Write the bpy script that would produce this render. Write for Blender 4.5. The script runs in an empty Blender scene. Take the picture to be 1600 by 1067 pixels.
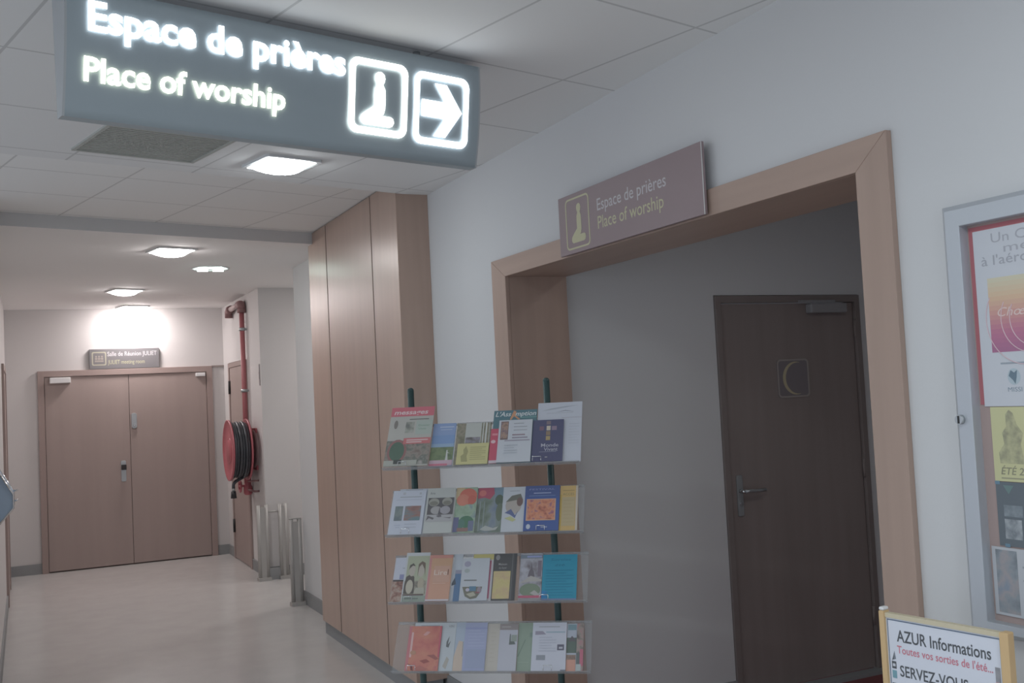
import bpy, bmesh, math, random
from math import sin, cos, pi, radians
from mathutils import Vector, Matrix

random.seed(4)
SC = bpy.context.scene
COL = SC.collection

# ------------------------------------------------------------------ camera
FPX, YAW, PITCH, ROLL, EYE = 1615.366, 0.4419399, 0.05072675, -0.04987626, 1.60
fw = Vector((sin(YAW) * cos(PITCH), cos(YAW) * cos(PITCH), sin(PITCH)))
rt = Vector((cos(YAW), -sin(YAW), 0))
up = rt.cross(fw)
r2 = cos(ROLL) * rt + sin(ROLL) * up
u2 = -sin(ROLL) * rt + cos(ROLL) * up
cam = bpy.data.cameras.new('camera')
cam.sensor_width = 36.0
cam.lens = FPX / 1600 * 36.0
cam.clip_start = 0.05
co = bpy.data.objects.new('camera', cam)
COL.objects.link(co)
co.matrix_world = Matrix(((r2.x, u2.x, -fw.x, 0), (r2.y, u2.y, -fw.y, 0), (r2.z, u2.z, -fw.z, EYE), (0, 0, 0, 1)))
SC.camera = co

# ------------------------------------------------------------------ world, exposure
w = bpy.data.worlds.new('hall_daylight')
SC.world = w
w.use_nodes = True
w.node_tree.nodes['Background'].inputs[0].default_value = (0.80, 0.86, 1.0, 1)
w.node_tree.nodes['Background'].inputs[1].default_value = 1.02
SC.view_settings.view_transform = 'Standard'
SC.view_settings.look = 'None'
SC.view_settings.gamma = 1.0
SC.view_settings.use_curve_mapping = False
SC.view_settings.exposure = 0.0


def area_lamp(name, loc, size, watts, color):
    """an unseen lamp"""
    L = bpy.data.lights.new(name, 'AREA')
    L.shape = 'SQUARE'
    L.size = size
    L.energy = watts
    L.color = color
    o = bpy.data.objects.new(name, L)
    o.location = loc
    COL.objects.link(o)
    return o


COOL, WARM = (0.88, 0.97, 1.0), (1.0, 0.94, 0.92)
area_lamp('ceiling_lamp', (0.75, 0.9, 2.66), 0.3, 13, COOL)
area_lamp('ceiling_lamp', (0.35, -1.8, 2.70), 0.3, 30, COOL)
area_lamp('ceiling_lamp', (-2.2, 1.2, 2.70), 0.3, 30, COOL)
area_lamp('ceiling_lamp', (-2.2, 4.2, 2.70), 0.3, 24, COOL)
area_lamp('passage_fill', (3.3, 9.1, 2.70), 0.3, 16, WARM)  # added out of sight to brighten the passage wall
area_lamp('vestibule_fill', (3.0, 2.5, 2.58), 0.3, 5.0, (1.0, 0.97, 0.95))  # added fill, lifts the dim vestibule wall and door
L_NEAR, L_FAR, L_WALL = 28.0, 54.0, 92.0     # radiance of the visible diffusers


# ------------------------------------------------------------------ materials
MATS = {}


def lin(c):
    return tuple(((v / 255) / 12.92 if v / 255 <= 0.04045 else ((v / 255 + 0.055) / 1.055) ** 2.4) for v in c)


def mat(name, rgb, rough=0.6, metal=0.0, spec=0.4, bump=0.0, bscale=60, var=0.0, vscale=(6, 6, 6)):
    """rgb = sRGB 0-255 albedo; a little procedural variation"""
    if name in MATS:
        return MATS[name]
    m = bpy.data.materials.new(name)
    m.use_nodes = True
    nt = m.node_tree
    b = nt.nodes['Principled BSDF']
    c = lin(rgb)
    b.inputs['Base Color'].default_value = (*c, 1)
    b.inputs['Roughness'].default_value = rough
    b.inputs['Metallic'].default_value = metal
    b.inputs['Specular IOR Level'].default_value = spec
    tc = nt.nodes.new('ShaderNodeTexCoord')
    if var > 0:
        mp = nt.nodes.new('ShaderNodeMapping')
        mp.inputs['Scale'].default_value = vscale
        nz = nt.nodes.new('ShaderNodeTexNoise')
        nz.inputs['Scale'].default_value = 1.0
        nz.inputs['Detail'].default_value = 4
        rp = nt.nodes.new('ShaderNodeValToRGB')
        rp.color_ramp.elements[0].position = 0.3
        rp.color_ramp.elements[1].position = 0.7
        rp.color_ramp.elements[0].color = (*[v * (1 - var) for v in c], 1)
        rp.color_ramp.elements[1].color = (*[min(1, v * (1 + var)) for v in c], 1)
        nt.links.new(tc.outputs['Object'], mp.inputs[0])
        nt.links.new(mp.outputs[0], nz.inputs['Vector'])
        nt.links.new(nz.outputs[0], rp.inputs[0])
        nt.links.new(rp.outputs[0], b.inputs['Base Color'])
    if bump > 0:
        nb = nt.nodes.new('ShaderNodeTexNoise')
        nb.inputs['Scale'].default_value = bscale
        bp = nt.nodes.new('ShaderNodeBump')
        bp.inputs['Strength'].default_value = bump
        bp.inputs['Distance'].default_value = 0.01
        nt.links.new(tc.outputs['Object'], nb.inputs['Vector'])
        nt.links.new(nb.outputs[0], bp.inputs['Height'])
        nt.links.new(bp.outputs[0], b.inputs['Normal'])
    MATS[name] = m
    return m


def emit(name, rgb, strength):
    if name in MATS:
        return MATS[name]
    m = bpy.data.materials.new(name)
    m.use_nodes = True
    b = m.node_tree.nodes['Principled BSDF']
    b.inputs['Base Color'].default_value = (*rgb, 1)
    b.inputs['Emission Color'].default_value = (*rgb, 1)
    b.inputs['Emission Strength'].default_value = strength
    MATS[name] = m
    return m


def photo(name, cols, scale=28, stretch=(1, 1, 1), detail=3, seed=0):
    """a printed picture: blotches of several inks"""
    if name in MATS:
        return MATS[name]
    m = bpy.data.materials.new(name)
    m.use_nodes = True
    nt = m.node_tree
    b = nt.nodes['Principled BSDF']
    b.inputs['Roughness'].default_value = 0.4
    tc = nt.nodes.new('ShaderNodeTexCoord')
    mp = nt.nodes.new('ShaderNodeMapping')
    mp.inputs['Scale'].default_value = stretch
    mp.inputs['Location'].default_value = (seed * 1.7, seed * 0.9, seed * 2.3)
    nz = nt.nodes.new('ShaderNodeTexNoise')
    nz.inputs['Scale'].default_value = scale
    nz.inputs['Detail'].default_value = detail
    rp = nt.nodes.new('ShaderNodeValToRGB')
    e = rp.color_ramp.elements
    n = len(cols)
    for i, c in enumerate(cols):
        p = 0.30 + 0.40 * i / max(1, n - 1)
        el = e[i] if i < 2 else e.new(p)
        el.position = p
        el.color = (*lin(hazed(c)), 1)
    nt.links.new(tc.outputs['Object'], mp.inputs[0])
    nt.links.new(mp.outputs[0], nz.inputs['Vector'])
    nt.links.new(nz.outputs[0], rp.inputs[0])
    nt.links.new(rp.outputs[0], b.inputs['Base Color'])
    MATS[name] = m
    return m


def hazed(c, k=0.22, g=172):  # pale veil of haze mixed into the print colours
    return tuple(v * (1 - k) + g * k for v in c)


def ink(rgb):
    rgb = hazed(rgb)
    return mat('ink_%02x%02x%02x' % tuple(int(v) for v in rgb), rgb, 0.45, spec=0.3)


def tile_mat(name, rgb, ang, u0, pu, v0, pv, gap=0.005):
    """suspended ceiling tiles with recessed joints, laid at an angle to the corridor"""
    m = mat(name, rgb, 0.85, spec=0.15)
    nt = m.node_tree
    b = nt.nodes['Principled BSDF']
    tc = nt.nodes.new('ShaderNodeTexCoord')
    mp = nt.nodes.new('ShaderNodeMapping')
    mp.vector_type = 'TEXTURE'
    mp.inputs['Rotation'].default_value = (0, 0, ang)
    nt.links.new(tc.outputs['Object'], mp.inputs[0])
    sx = nt.nodes.new('ShaderNodeSeparateXYZ')
    nt.links.new(mp.outputs[0], sx.inputs[0])
    outs = []
    for ax, o, p in (('X', u0, pu), ('Y', v0, pv)):
        a = nt.nodes.new('ShaderNodeMath'); a.operation = 'SUBTRACT'; a.inputs[1].default_value = o - 50 * p - p / 2
        d = nt.nodes.new('ShaderNodeMath'); d.operation = 'MODULO'; d.inputs[1].default_value = p
        s = nt.nodes.new('ShaderNodeMath'); s.operation = 'SUBTRACT'; s.inputs[1].default_value = p / 2
        ab = nt.nodes.new('ShaderNodeMath'); ab.operation = 'ABSOLUTE'
        lt = nt.nodes.new('ShaderNodeMath'); lt.operation = 'LESS_THAN'; lt.inputs[1].default_value = gap
        nt.links.new(sx.outputs[ax], a.inputs[0])
        nt.links.new(a.outputs[0], d.inputs[0])
        nt.links.new(d.outputs[0], s.inputs[0])
        nt.links.new(s.outputs[0], ab.inputs[0])
        nt.links.new(ab.outputs[0], lt.inputs[0])
        outs.append(lt.outputs[0])
    mx = nt.nodes.new('ShaderNodeMath'); mx.operation = 'MAXIMUM'
    nt.links.new(outs[0], mx.inputs[0]); nt.links.new(outs[1], mx.inputs[1])
    mix = nt.nodes.new('ShaderNodeMix'); mix.data_type = 'RGBA'
    c = lin(rgb)
    mix.inputs[6].default_value = (*c, 1)
    mix.inputs[7].default_value = (*[v * 0.74 for v in c], 1)
    nt.links.new(mx.outputs[0], mix.inputs[0])
    nt.links.new(mix.outputs[2], b.inputs['Base Color'])
    return m


def clear(name, tint, amount):
    if name in MATS:
        return MATS[name]
    m = bpy.data.materials.new(name)
    m.use_nodes = True
    nt = m.node_tree
    b = nt.nodes['Principled BSDF']
    b.inputs['Base Color'].default_value = (*lin(tint), 1)
    b.inputs['Roughness'].default_value = 0.15
    tr = nt.nodes.new('ShaderNodeBsdfTransparent')
    mx = nt.nodes.new('ShaderNodeMixShader')
    mx.inputs[0].default_value = amount
    out = nt.nodes['Material Output']
    nt.links.new(tr.outputs[0], mx.inputs[1])
    nt.links.new(b.outputs[0], mx.inputs[2])
    nt.links.new(mx.outputs[0], out.inputs[0])
    MATS[name] = m
    return m


WALL = mat('wall_paint', (208, 209, 210), 0.75, spec=0.25, bump=0.03, bscale=90)
WALL_END = mat('wall_paint_warm_lit', (209, 206, 205), 0.75, spec=0.25, bump=0.03, bscale=90)  # same white paint, with the far lamps' warm tint put into the colour
WOOD = mat('beech_laminate', (181, 157, 143), 0.32, spec=0.5, var=0.05, vscale=(14, 14, 0.7))
WOOD_DARK = mat('beech_laminate_trim', (172, 149, 136), 0.45, spec=0.4, var=0.06, vscale=(16, 16, 0.8))
WOOD_HEAD = mat('beech_laminate_head', (172, 149, 136), 0.45, spec=0.4, var=0.06, vscale=(16, 0.8, 16))
SEAM = mat('dark_seam', (86, 76, 72), 0.8)
GREYBASE = mat('grey_baseboard', (146, 148, 149), 0.6)
TANDOOR = mat('tan_door', (164, 149, 144), 0.5, spec=0.35, var=0.03, vscale=(10, 10, 0.8))
TANFRAME = mat('tan_frame', (160, 143, 138), 0.5)
BROWN = mat('dark_brown_door', (142, 132, 129), 0.55, spec=0.3, var=0.06, vscale=(12, 12, 0.8))
BROWNFRAME = mat('dark_brown_frame', (132, 123, 120), 0.55)
REDCARPET = mat('red_carpet', (132, 84, 86), 0.95, spec=0.1, bump=0.3, bscale=300)
ALU = mat('aluminium', (186, 191, 197), 0.42, metal=0.35, spec=0.5)
STEEL = mat('brushed_steel', (176, 180, 182), 0.35, metal=0.6)
CHROME = mat('chrome', (215, 218, 220), 0.15, metal=1.0)
WHITEPL = mat('white_plastic', (222, 222, 222), 0.4)
BLACKPL = mat('black_plastic', (48, 48, 50), 0.45)
RED = mat('fire_red', (178, 98, 106), 0.35, spec=0.5)
PIPERED = mat('pipe_red', (168, 104, 108), 0.45)
FITTING = mat('dull_fitting', (140, 108, 108), 0.6)
HOSE = mat('black_hose', (64, 66, 72), 0.35, spec=0.6)
GREENPOST = mat('green_enamel', (62, 84, 84), 0.4)
ACRYL = clear('clear_acrylic', (190, 196, 200), 0.13)
ACRYL_EDGE = clear('acrylic_edge', (176, 178, 180), 0.42)


# ------------------------------------------------------------------ mesh builder (all in world metres)
def basis(o, x, y):
    o, x, y = Vector(o), Vector(x).normalized(), Vector(y).normalized()
    z = x.cross(y)
    return Matrix(((x.x, y.x, z.x, o.x), (x.y, y.y, z.y, o.y), (x.z, y.z, z.z, o.z), (0, 0, 0, 1)))


I4 = Matrix.Identity(4)
_txt = {}


def glyphs(s, bold=0.0, extr=0.0, shear=0.0):
    k = (s, bold, extr, shear)
    if k not in _txt:
        cu = bpy.data.curves.new('t', 'FONT')
        cu.body = s
        cu.size = 1
        cu.offset = bold
        cu.extrude = extr
        cu.shear = shear
        cu.resolution_u = 3
        o = bpy.data.objects.new('t', cu)
        COL.objects.link(o)
        me = o.evaluated_get(bpy.context.evaluated_depsgraph_get()).to_mesh()
        vs = [v.co.copy() for v in me.vertices]
        fs = [tuple(p.vertices) for p in me.polygons]
        o.to_mesh_clear()
        bpy.data.objects.remove(o)
        bpy.data.curves.remove(cu)
        _txt[k] = (vs, fs)
    return _txt[k]


def cap_h():
    vs, _ = glyphs('E')
    return max(v.y for v in vs)


class MB:
    def __init__(s):
        s.v, s.f, s.m, s.s, s.mats = [], [], [], [], []

    def mi(s, m):
        if m not in s.mats:
            s.mats.append(m)
        return s.mats.index(m)

    def add(s, vs, fs, m, T=I4, smooth=False):
        b = len(s.v)
        s.v += [T @ Vector(v) for v in vs]
        k = s.mi(m)
        for f in fs:
            s.f.append([b + i for i in f])
            s.m.append(k)
            s.s.append(smooth)
        return s

    def box(s, a, b, m, T=I4):
        x0, y0, z0 = a
        x1, y1, z1 = b
        vs = [(x0, y0, z0), (x1, y0, z0), (x1, y1, z0), (x0, y1, z0), (x0, y0, z1), (x1, y0, z1), (x1, y1, z1), (x0, y1, z1)]
        return s.add(vs, [(0, 3, 2, 1), (4, 5, 6, 7), (0, 1, 5, 4), (1, 2, 6, 5), (2, 3, 7, 6), (3, 0, 4, 7)], m, T)

    def quad(s, x0, y0, x1, y1, z, m, T=I4):
        return s.add([(x0, y0, z), (x1, y0, z), (x1, y1, z), (x0, y1, z)], [(0, 1, 2, 3)], m, T)

    def prism(s, pts, z0, z1, m, T=I4, smooth=False):
        n = len(pts)
        vs = [(x, y, z0) for x, y in pts] + [(x, y, z1) for x, y in pts]
        s.add(vs, [tuple(range(n - 1, -1, -1)), tuple(range(n, 2 * n))], m, T)
        b = len(s.v) - 2 * n
        k = s.mi(m)
        for i in range(n):
            j = (i + 1) % n
            s.f.append([b + i, b + j, b + n + j, b + n + i]); s.m.append(k); s.s.append(smooth)
        return s

    def poly(s, pts, z, m, T=I4):
        return s.add([(x, y, z) for x, y in pts], [tuple(range(len(pts)))], m, T)

    def ring(s, outer, inner, z0, z1, m, T=I4):
        n = len(outer)
        vs = [(x, y, z) for z in (z0, z1) for L in (outer, inner) for x, y in L]
        fs = []
        for i in range(n):
            j = (i + 1) % n
            fs += [(2 * n + i, 2 * n + j, 3 * n + j, 3 * n + i), (i, n + i, n + j, j),
                   (i, j, 2 * n + j, 2 * n + i), (n + i, 3 * n + i, 3 * n + j, n + j)]
        return s.add(vs, fs, m, T)

    def cyl(s, a, b, r, m, n=20, r1=None, smooth=True, caps=True):
        a, b = Vector(a), Vector(b)
        r1 = r if r1 is None else r1
        d = (b - a).normalized()
        x = d.orthogonal().normalized()
        y = d.cross(x)
        vs = []
        for c, rr in ((a, r), (b, r1)):
            vs += [c + rr * (cos(2 * pi * i / n) * x + sin(2 * pi * i / n) * y) for i in range(n)]
        s.add(vs, [(i, (i + 1) % n, n + (i + 1) % n, n + i) for i in range(n)], m, I4, smooth)
        if caps:
            s.add(vs, [tuple(range(n - 1, -1, -1)), tuple(range(n, 2 * n))], m)
        return s

    def lathe(s, a, d, prof, m, n=32, smooth=True):
        """prof: list of (distance along d, radius)"""
        a, d = Vector(a), Vector(d).normalized()
        x = d.orthogonal().normalized()
        y = d.cross(x)
        vs, fs = [], []
        for t, r in prof:
            vs += [a + d * t + max(r, 1e-4) * (cos(2 * pi * i / n) * x + sin(2 * pi * i / n) * y) for i in range(n)]
        for k in range(len(prof) - 1):
            fs += [(k * n + i, k * n + (i + 1) % n, (k + 1) * n + (i + 1) % n, (k + 1) * n + i) for i in range(n)]
        return s.add(vs, fs, m, I4, smooth)

    def tube(s, pts, r, m, n=10, closed=False):
        P = [Vector(p) for p in pts]
        vs, fs, N = [], [], len(P)
        ref = None
        for i, p in enumerate(P):
            a = P[(i - 1) % N] if (closed or i > 0) else p
            b = P[(i + 1) % N] if (closed or i < N - 1) else p
            d = (b - a).normalized()
            if ref is None:
                ref = d.orthogonal().normalized()
            x = (ref - d * ref.dot(d)).normalized()
            ref = x
            y = d.cross(x)
            vs += [p + r * (cos(2 * pi * k / n) * x + sin(2 * pi * k / n) * y) for k in range(n)]
        for i in range(N if closed else N - 1):
            j = (i + 1) % N
            fs += [(i * n + k, i * n + (k + 1) % n, j * n + (k + 1) % n, j * n + k) for k in range(n)]
        if not closed:
            fs += [tuple(range(n - 1, -1, -1)), tuple(range((N - 1) * n, N * n))]
        return s.add(vs, fs, m, I4, True)

    def text(s, body, x0, x1, y, cap, z, m, T=I4, bold=0.0, shear=0.0, extr=0.0, warp=None):
        """lettering from x0 to x1 on the baseline y, capitals `cap` high"""
        vs, fs = glyphs(body, bold, extr, shear)
        a, b = min(v.x for v in vs), max(v.x for v in vs)
        kx, ky = (x1 - x0) / (b - a), cap / cap_h()
        q = [Vector((x0 + (v.x - a) * kx, y + v.y * ky, z + v.z * ky)) for v in vs]
        if warp:
            q = [warp(p) for p in q]
        return s.add(q, fs, m, T)

    def build(s, name, parent=None, origin=None, bevel=0.0, recalc=True):
        o0 = Vector(origin) if origin is not None else (parent.matrix_world.translation.copy() if parent else Vector((0, 0, 0)))
        if parent is not None:
            o0 = Vector(parent['_o'])
        me = bpy.data.meshes.new(name)
        me.from_pydata([v - o0 for v in s.v], [], s.f)
        for m in s.mats:
            me.materials.append(m)
        for p, k, sm in zip(me.polygons, s.m, s.s):
            p.material_index = k
            p.use_smooth = sm
        if recalc:
            bm = bmesh.new()
            bm.from_mesh(me)
            bmesh.ops.remove_doubles(bm, verts=bm.verts, dist=1e-6)
            bmesh.ops.recalc_face_normals(bm, faces=bm.faces)
            bm.to_mesh(me)
            bm.free()
        me.update()
        o = bpy.data.objects.new(name, me)
        COL.objects.link(o)
        o['_o'] = list(o0)
        if parent is not None:
            o.parent = parent
            o.location = (0, 0, 0)
        else:
            o.location = o0
        if bevel > 0:
            bv = o.modifiers.new('soft_edge', 'BEVEL')
            bv.width = bevel
            bv.segments = 2
            bv.limit_method = 'ANGLE'
            bv.angle_limit = radians(50)
        return o


def thing(name, loc, label, cat, group=None):
    o = bpy.data.objects.new(name, None)
    o.empty_display_size = 0.1
    COL.objects.link(o)
    o.location = loc
    o['_o'] = list(loc)
    return tag(o, label, cat, group)


def tag(o, label, cat, group=None):
    o['label'] = label
    o['category'] = cat
    if group:
        o['group'] = group
    return o


def struct(o, label=None):
    o['kind'] = 'structure'
    if label:
        o['label'] = label
    return o


def sroot(name, loc, label):
    o = bpy.data.objects.new(name, None)
    COL.objects.link(o)
    o.location = loc
    o['_o'] = list(loc)
    return struct(o, label)


def rrect(x0, y0, x1, y1, r, n=6):
    pts = []
    for cx, cy, a0 in ((x1 - r, y0 + r, -90), (x1 - r, y1 - r, 0), (x0 + r, y1 - r, 90), (x0 + r, y0 + r, 180)):
        for k in range(n + 1):
            a = radians(a0 + 90 * k / n)
            pts.append((cx + r * cos(a), cy + r * sin(a)))
    return pts


# ------------------------------------------------------------------ setting
XW, XF, YE, XL = 2.035, 2.01, 11.78, -0.178       # right wall, its far stretch, end wall, left wall
ZC, ZCOF = 2.72, 2.80                              # ceiling, raised coffer
TB = 0.2491661                                     # the ceiling grid lies at this angle to the corridor
UB = Vector((cos(TB), sin(TB), 0))
VB = Vector((-sin(TB), cos(TB), 0))
ZT = 2.92


def uv(u, v, z=0.0):
    return UB * u + VB * v + Vector((0, 0, z))


FLOOR = mat('polished_floor', (196, 194, 192), 0.2, spec=0.45, var=0.035, vscale=(5, 5, 5))
struct(MB().box((-6, -5, -0.1), (XW + 0.02, 13.0, 0), FLOOR).box((XW + 0.02, 8.38, -0.1), (5.0, 13.0, 0), FLOOR).build('floor'), 'pale polished corridor floor')
struct(MB().box((XW + 0.02, 1.5, -0.1), (5.6, 8.0, 0.0), REDCARPET).build('floor'), 'dark red carpet behind the opening')

# ceiling: tiles laid askew, a raised coffer between two small steps
T_NEAR = tile_mat('ceiling_tiles', (232, 232, 232), TB, 1.95, 0.57, 2.065, 0.62)
T_COF = tile_mat('coffer_tiles', (241, 241, 240), TB, 1.85, 0.585, 5.26, 0.56)
PLAST = mat('ceiling_plaster', (243, 242, 241), 0.85, spec=0.15)
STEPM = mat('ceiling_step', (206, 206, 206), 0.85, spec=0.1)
V1, V2 = 4.67, 6.43
c = MB()
for v0, v1, z, m in ((-9, V1, ZC, T_NEAR), (V1, V2, ZCOF, T_COF), (V2, 15, ZC, PLAST)):
    vs = [uv(-9, v0, z), uv(9, v0, z), uv(9, v1, z), uv(-9, v1, z)]
    c.add(vs, [(0, 1, 2, 3)], m)
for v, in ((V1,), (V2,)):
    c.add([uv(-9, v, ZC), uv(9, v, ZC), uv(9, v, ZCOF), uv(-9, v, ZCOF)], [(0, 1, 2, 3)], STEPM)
vs = [uv(-9, -9, 2.95), uv(9, -9, 2.95), uv(9, 15, 2.95), uv(-9, 15, 2.95)]
c.add(vs, [(0, 1, 2, 3)], PLAST)
struct(c.build('ceiling'), 'white tiled ceiling with a raised strip')

# right wall with the framed opening (Y 2.07-4.30)
m = MB()
m.box((XW, -3, 0), (XW + 0.30, 2.055, ZT), WALL)
m.box((XW, 2.055, 2.158), (XW + 0.30, 4.315, ZT), WALL)
m.box((XW, 4.315, 0), (XW + 0.30, 7.20, ZT), WALL)
m.box((XF, 7.20, 0), (XF + 0.325, 8.38, ZT), WALL)
struct(m.build('wall_right'), 'white right wall with the framed opening')
struct(MB().box((XF, 9.92, 0), (XF + 0.12, YE, ZT), WALL_END).build('wall_right_far'), 'wall beyond the side passage')
struct(MB().box((XL - 0.12, 6.2, 0), (XL, YE, ZT), WALL_END).build('wall_left'), 'left wall of the corridor')
struct(MB().box((XL - 0.12, YE, 0), (XF + 0.12, YE + 0.12, ZT), WALL_END).build('wall_back'), 'end wall of the corridor')
struct(MB().box((XF, 9.80, 0), (5.0, 9.92, ZT), WALL_END).box((4.9, 8.26, 0), (5.0, 9.80, ZT), WALL).box((XF + 0.325, 8.26, 0), (5.0, 8.38, ZT), WALL).build('wall_passage'), 'side passage walls')
# vestibule behind the opening
m = MB()
m.box((2.335, 4.35, 0), (3.215, 4.47, 2.70), WALL)
m.box((4.192, 4.35, 0), (5.5, 4.47, 2.70), WALL)
m.box((3.215, 4.35, 2.055), (4.192, 4.47, 2.70), WALL)
struct(m.build('wall_vestibule'), 'shaded wall around the dark brown door')
struct(MB().box((2.335, 1.70, 0), (5.5, 1.82, 2.70), WALL).box((5.5, 1.70, 0), (5.6, 4.47, 2.70), WALL).build('wall_vestibule_near'), 'vestibule walls out of sight')
struct(MB().box((2.335, 1.70, 2.60), (5.6, 4.47, 2.70), WALL).build('ceiling_vestibule'), 'vestibule ceiling')

# casing of the opening
t = sroot('trim_1', (XW, 3.2, 0), 'beech casing around the opening')
H0, H1, YA, YB, PR = 2.143, 2.23, 1.955, 4.45, 0.020
X0, X1 = XW - PR, XW
Tc = basis((XW, 0, 0), (0, 1, 0), (0, 0, 1))      # local x = Y, y = Z, z = +X
MB().prism([(YA, 0), (2.07, 0), (2.07, H0), (YA, H1)], -PR, 0.0, WOOD_DARK, Tc).build('side_casing', t, bevel=0.002)
MB().prism([(4.30, 0), (YB, 0), (YB, H1), (4.30, H0)], -PR, 0.0, WOOD_DARK, Tc).build('side_casing', t, bevel=0.002)
MB().prism([(YA, H1), (2.07, H0), (4.30, H0), (YB, H1)], -PR, 0.0, WOOD_HEAD, Tc).build('head_casing', t, bevel=0.002)
MB().box((XW, 4.30, 0), (2.335, 4.315, H0 + .015), WOOD_DARK).build('jamb_lining', t)
MB().box((XW, 2.055, 0), (2.335, 2.07, H0 + .015), WOOD_DARK).build('jamb_lining', t)
MB().box((XW, 2.07, H0), (2.335, 4.30, H0 + .015), WOOD_HEAD).build('head_lining', t)

# baseboards
struct(MB().box((XL, YE - .012, 0), (0.121, YE, .105), GREYBASE).box((1.877, YE - .012, 0), (XF, YE, .105), GREYBASE).build('baseboard_back'))
struct(MB().box((XL, 6.2, 0), (XL + .012, 9.9, .105), GREYBASE).box((XL, 11.0, 0), (XL + .012, YE - .012, .105), GREYBASE).build('baseboard_left'))
struct(MB().box((XW - .012, 4.45, 0), (XW, 5.30, .105), GREYBASE).box((XF - .012, 7.25, 0), (XF, 8.38, .105), GREYBASE)
       .box((XF, 9.788, 0), (4.9, 9.80, .105), GREYBASE).box((XF - .012, 9.80, 0), (XF, 10.46, .105), GREYBASE)
       .box((XF - .012, 11.42, 0), (XF, YE - .012, .105), GREYBASE)
       .box((XW - .012, 0.0, 0), (XW, 1.95, .105), GREYBASE).build('baseboard_right'))
struct(MB().box((2.335, 4.338, 0), (3.215, 4.35, .10), GREYBASE).box((4.192, 4.338, 0), (5.5, 4.35, .10), GREYBASE)
       .box((3.215, 4.29, 0), (4.192, 4.36, .018), GREYBASE).build('baseboard_vestibule'))
struct(MB().box((1.877, YE - .016, 2.062), (XF, YE, 2.082), mat('trim_grey', (150, 140, 136), .6)).build('trim_2'), 'thin strip beside the double door')


# doors ---------------------------------------------------------------
# double door at the end of the corridor
d = sroot('door_1', (1.0, YE, 0), 'tan double door at the end of the corridor')
Te = basis((0, YE, 0), (1, 0, 0), (0, 0, 1))       # local x = X, y = Z, z = -Y (towards the viewer)
m = MB()
m.prism([(.121, 0), (.182, 0), (.182, 2.015), (.121, 2.077)], 0, .035, TANFRAME, Te)
m.prism([(1.815, 0), (1.877, 0), (1.877, 2.077), (1.815, 2.015)], 0, .035, TANFRAME, Te)
m.prism([(.121, 2.077), (.182, 2.015), (1.815, 2.015), (1.877, 2.077)], 0, .035, TANFRAME, Te)
m.build('frame', d, bevel=.002)
MB().box((.186, .012, 0), (1.0045, 2.011, .022), TANDOOR, Te).build('leaf', d, bevel=.002)
lf2 = MB().box((1.0085, .012, 0), (1.811, 2.011, .022), TANDOOR, Te).build('leaf', d, bevel=.002)
MB().box((.184, .0, 0), (1.813, 2.013, .004), SEAM, Te).build('rebate', d)
m = MB().box((.235, 1.945, .022), (.435, 2.005, .075), WHITEPL, Te)
m.build('door_closer', d, bevel=.006)
m = MB().box((1.70, 1.965, .022), (1.80, 2.005, .06), WHITEPL, Te)
m.build('door_closer', d, bevel=.006)
m = MB().prism(rrect(1.022, 1.435, 1.078, 1.60, .025), .022, .042, STEEL, Te)
m.cyl(Te @ Vector((1.05, 1.47, .042)), Te @ Vector((1.05, 1.47, .05)), .012, CHROME)
m.build('bolt_plate', d, bevel=.003)
h = MB().prism(rrect(.905, .88, .955, 1.10, .012), .022, .032, STEEL, Te).build('handle_plate', d, bevel=.002)
m = MB().cyl(Te @ Vector((.93, 1.03, .03)), Te @ Vector((.93, 1.03, .085)), .012, BLACKPL)
m.box((.905, 1.005, .06), (.955, 1.06, .09), BLACKPL, Te)
m.build('knob', h, bevel=.004)

# dark brown door behind the opening
d = sroot('door_2', (3.70, 4.35, 0), 'dark brown door behind the opening')
Tv = basis((0, 4.35, 0), (1, 0, 0), (0, 0, 1))
m = MB()
m.prism([(3.217, .018), (3.252, .018), (3.252, 2.015), (3.217, 2.052)], -.06, .012, BROWNFRAME, Tv)
m.prism([(4.155, .018), (4.190, .018), (4.190, 2.052), (4.155, 2.015)], -.06, .012, BROWNFRAME, Tv)
m.prism([(3.217, 2.052), (3.252, 2.015), (4.155, 2.015), (4.190, 2.052)], -.06, .012, BROWNFRAME, Tv)
m.build('frame', d, bevel=.002)
MB().box((3.256, .022, -.045), (4.151, 2.011, -.005), BROWN, Tv).build('leaf', d, bevel=.002)
for z in (.25, 1.05, 1.82):
    MB().cyl(Tv @ Vector((4.153, z, .004)), Tv @ Vector((4.153, z + .10, .004)), .008, BROWNFRAME).build('hinge', d)
MB().box((3.82, 1.955, -.005), (4.07, 2.005, .045), mat('grey_closer', (150, 150, 152), .5), Tv).build('door_closer', d, bevel=.006)
m = MB().box((3.76, 2.012, .010), (4.00, 2.024, .03), mat('grey_closer', (150, 150, 152), .5), Tv)
m.build('closer_arm', d)
h = MB().prism(rrect(3.292, .915, 3.328, 1.125, .008), -.005, .004, STEEL, Tv).build('handle_plate', d, bevel=.002)
m = MB().cyl(Tv @ Vector((3.31, 1.045, .0)), Tv @ Vector((3.31, 1.045, .05)), .010, CHROME)
m.tube([Tv @ Vector(p) for p in ((3.31, 1.045, .05), (3.335, 1.046, .052), (3.38, 1.044, .05), (3.44, 1.044, .046))], .009, STEEL)
m.build('lever', h)
MB().cyl(Tv @ Vector((3.311, .982, .0)), Tv @ Vector((3.311, .982, .012)), .011, CHROME).build('lock_cylinder', h)

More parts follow.
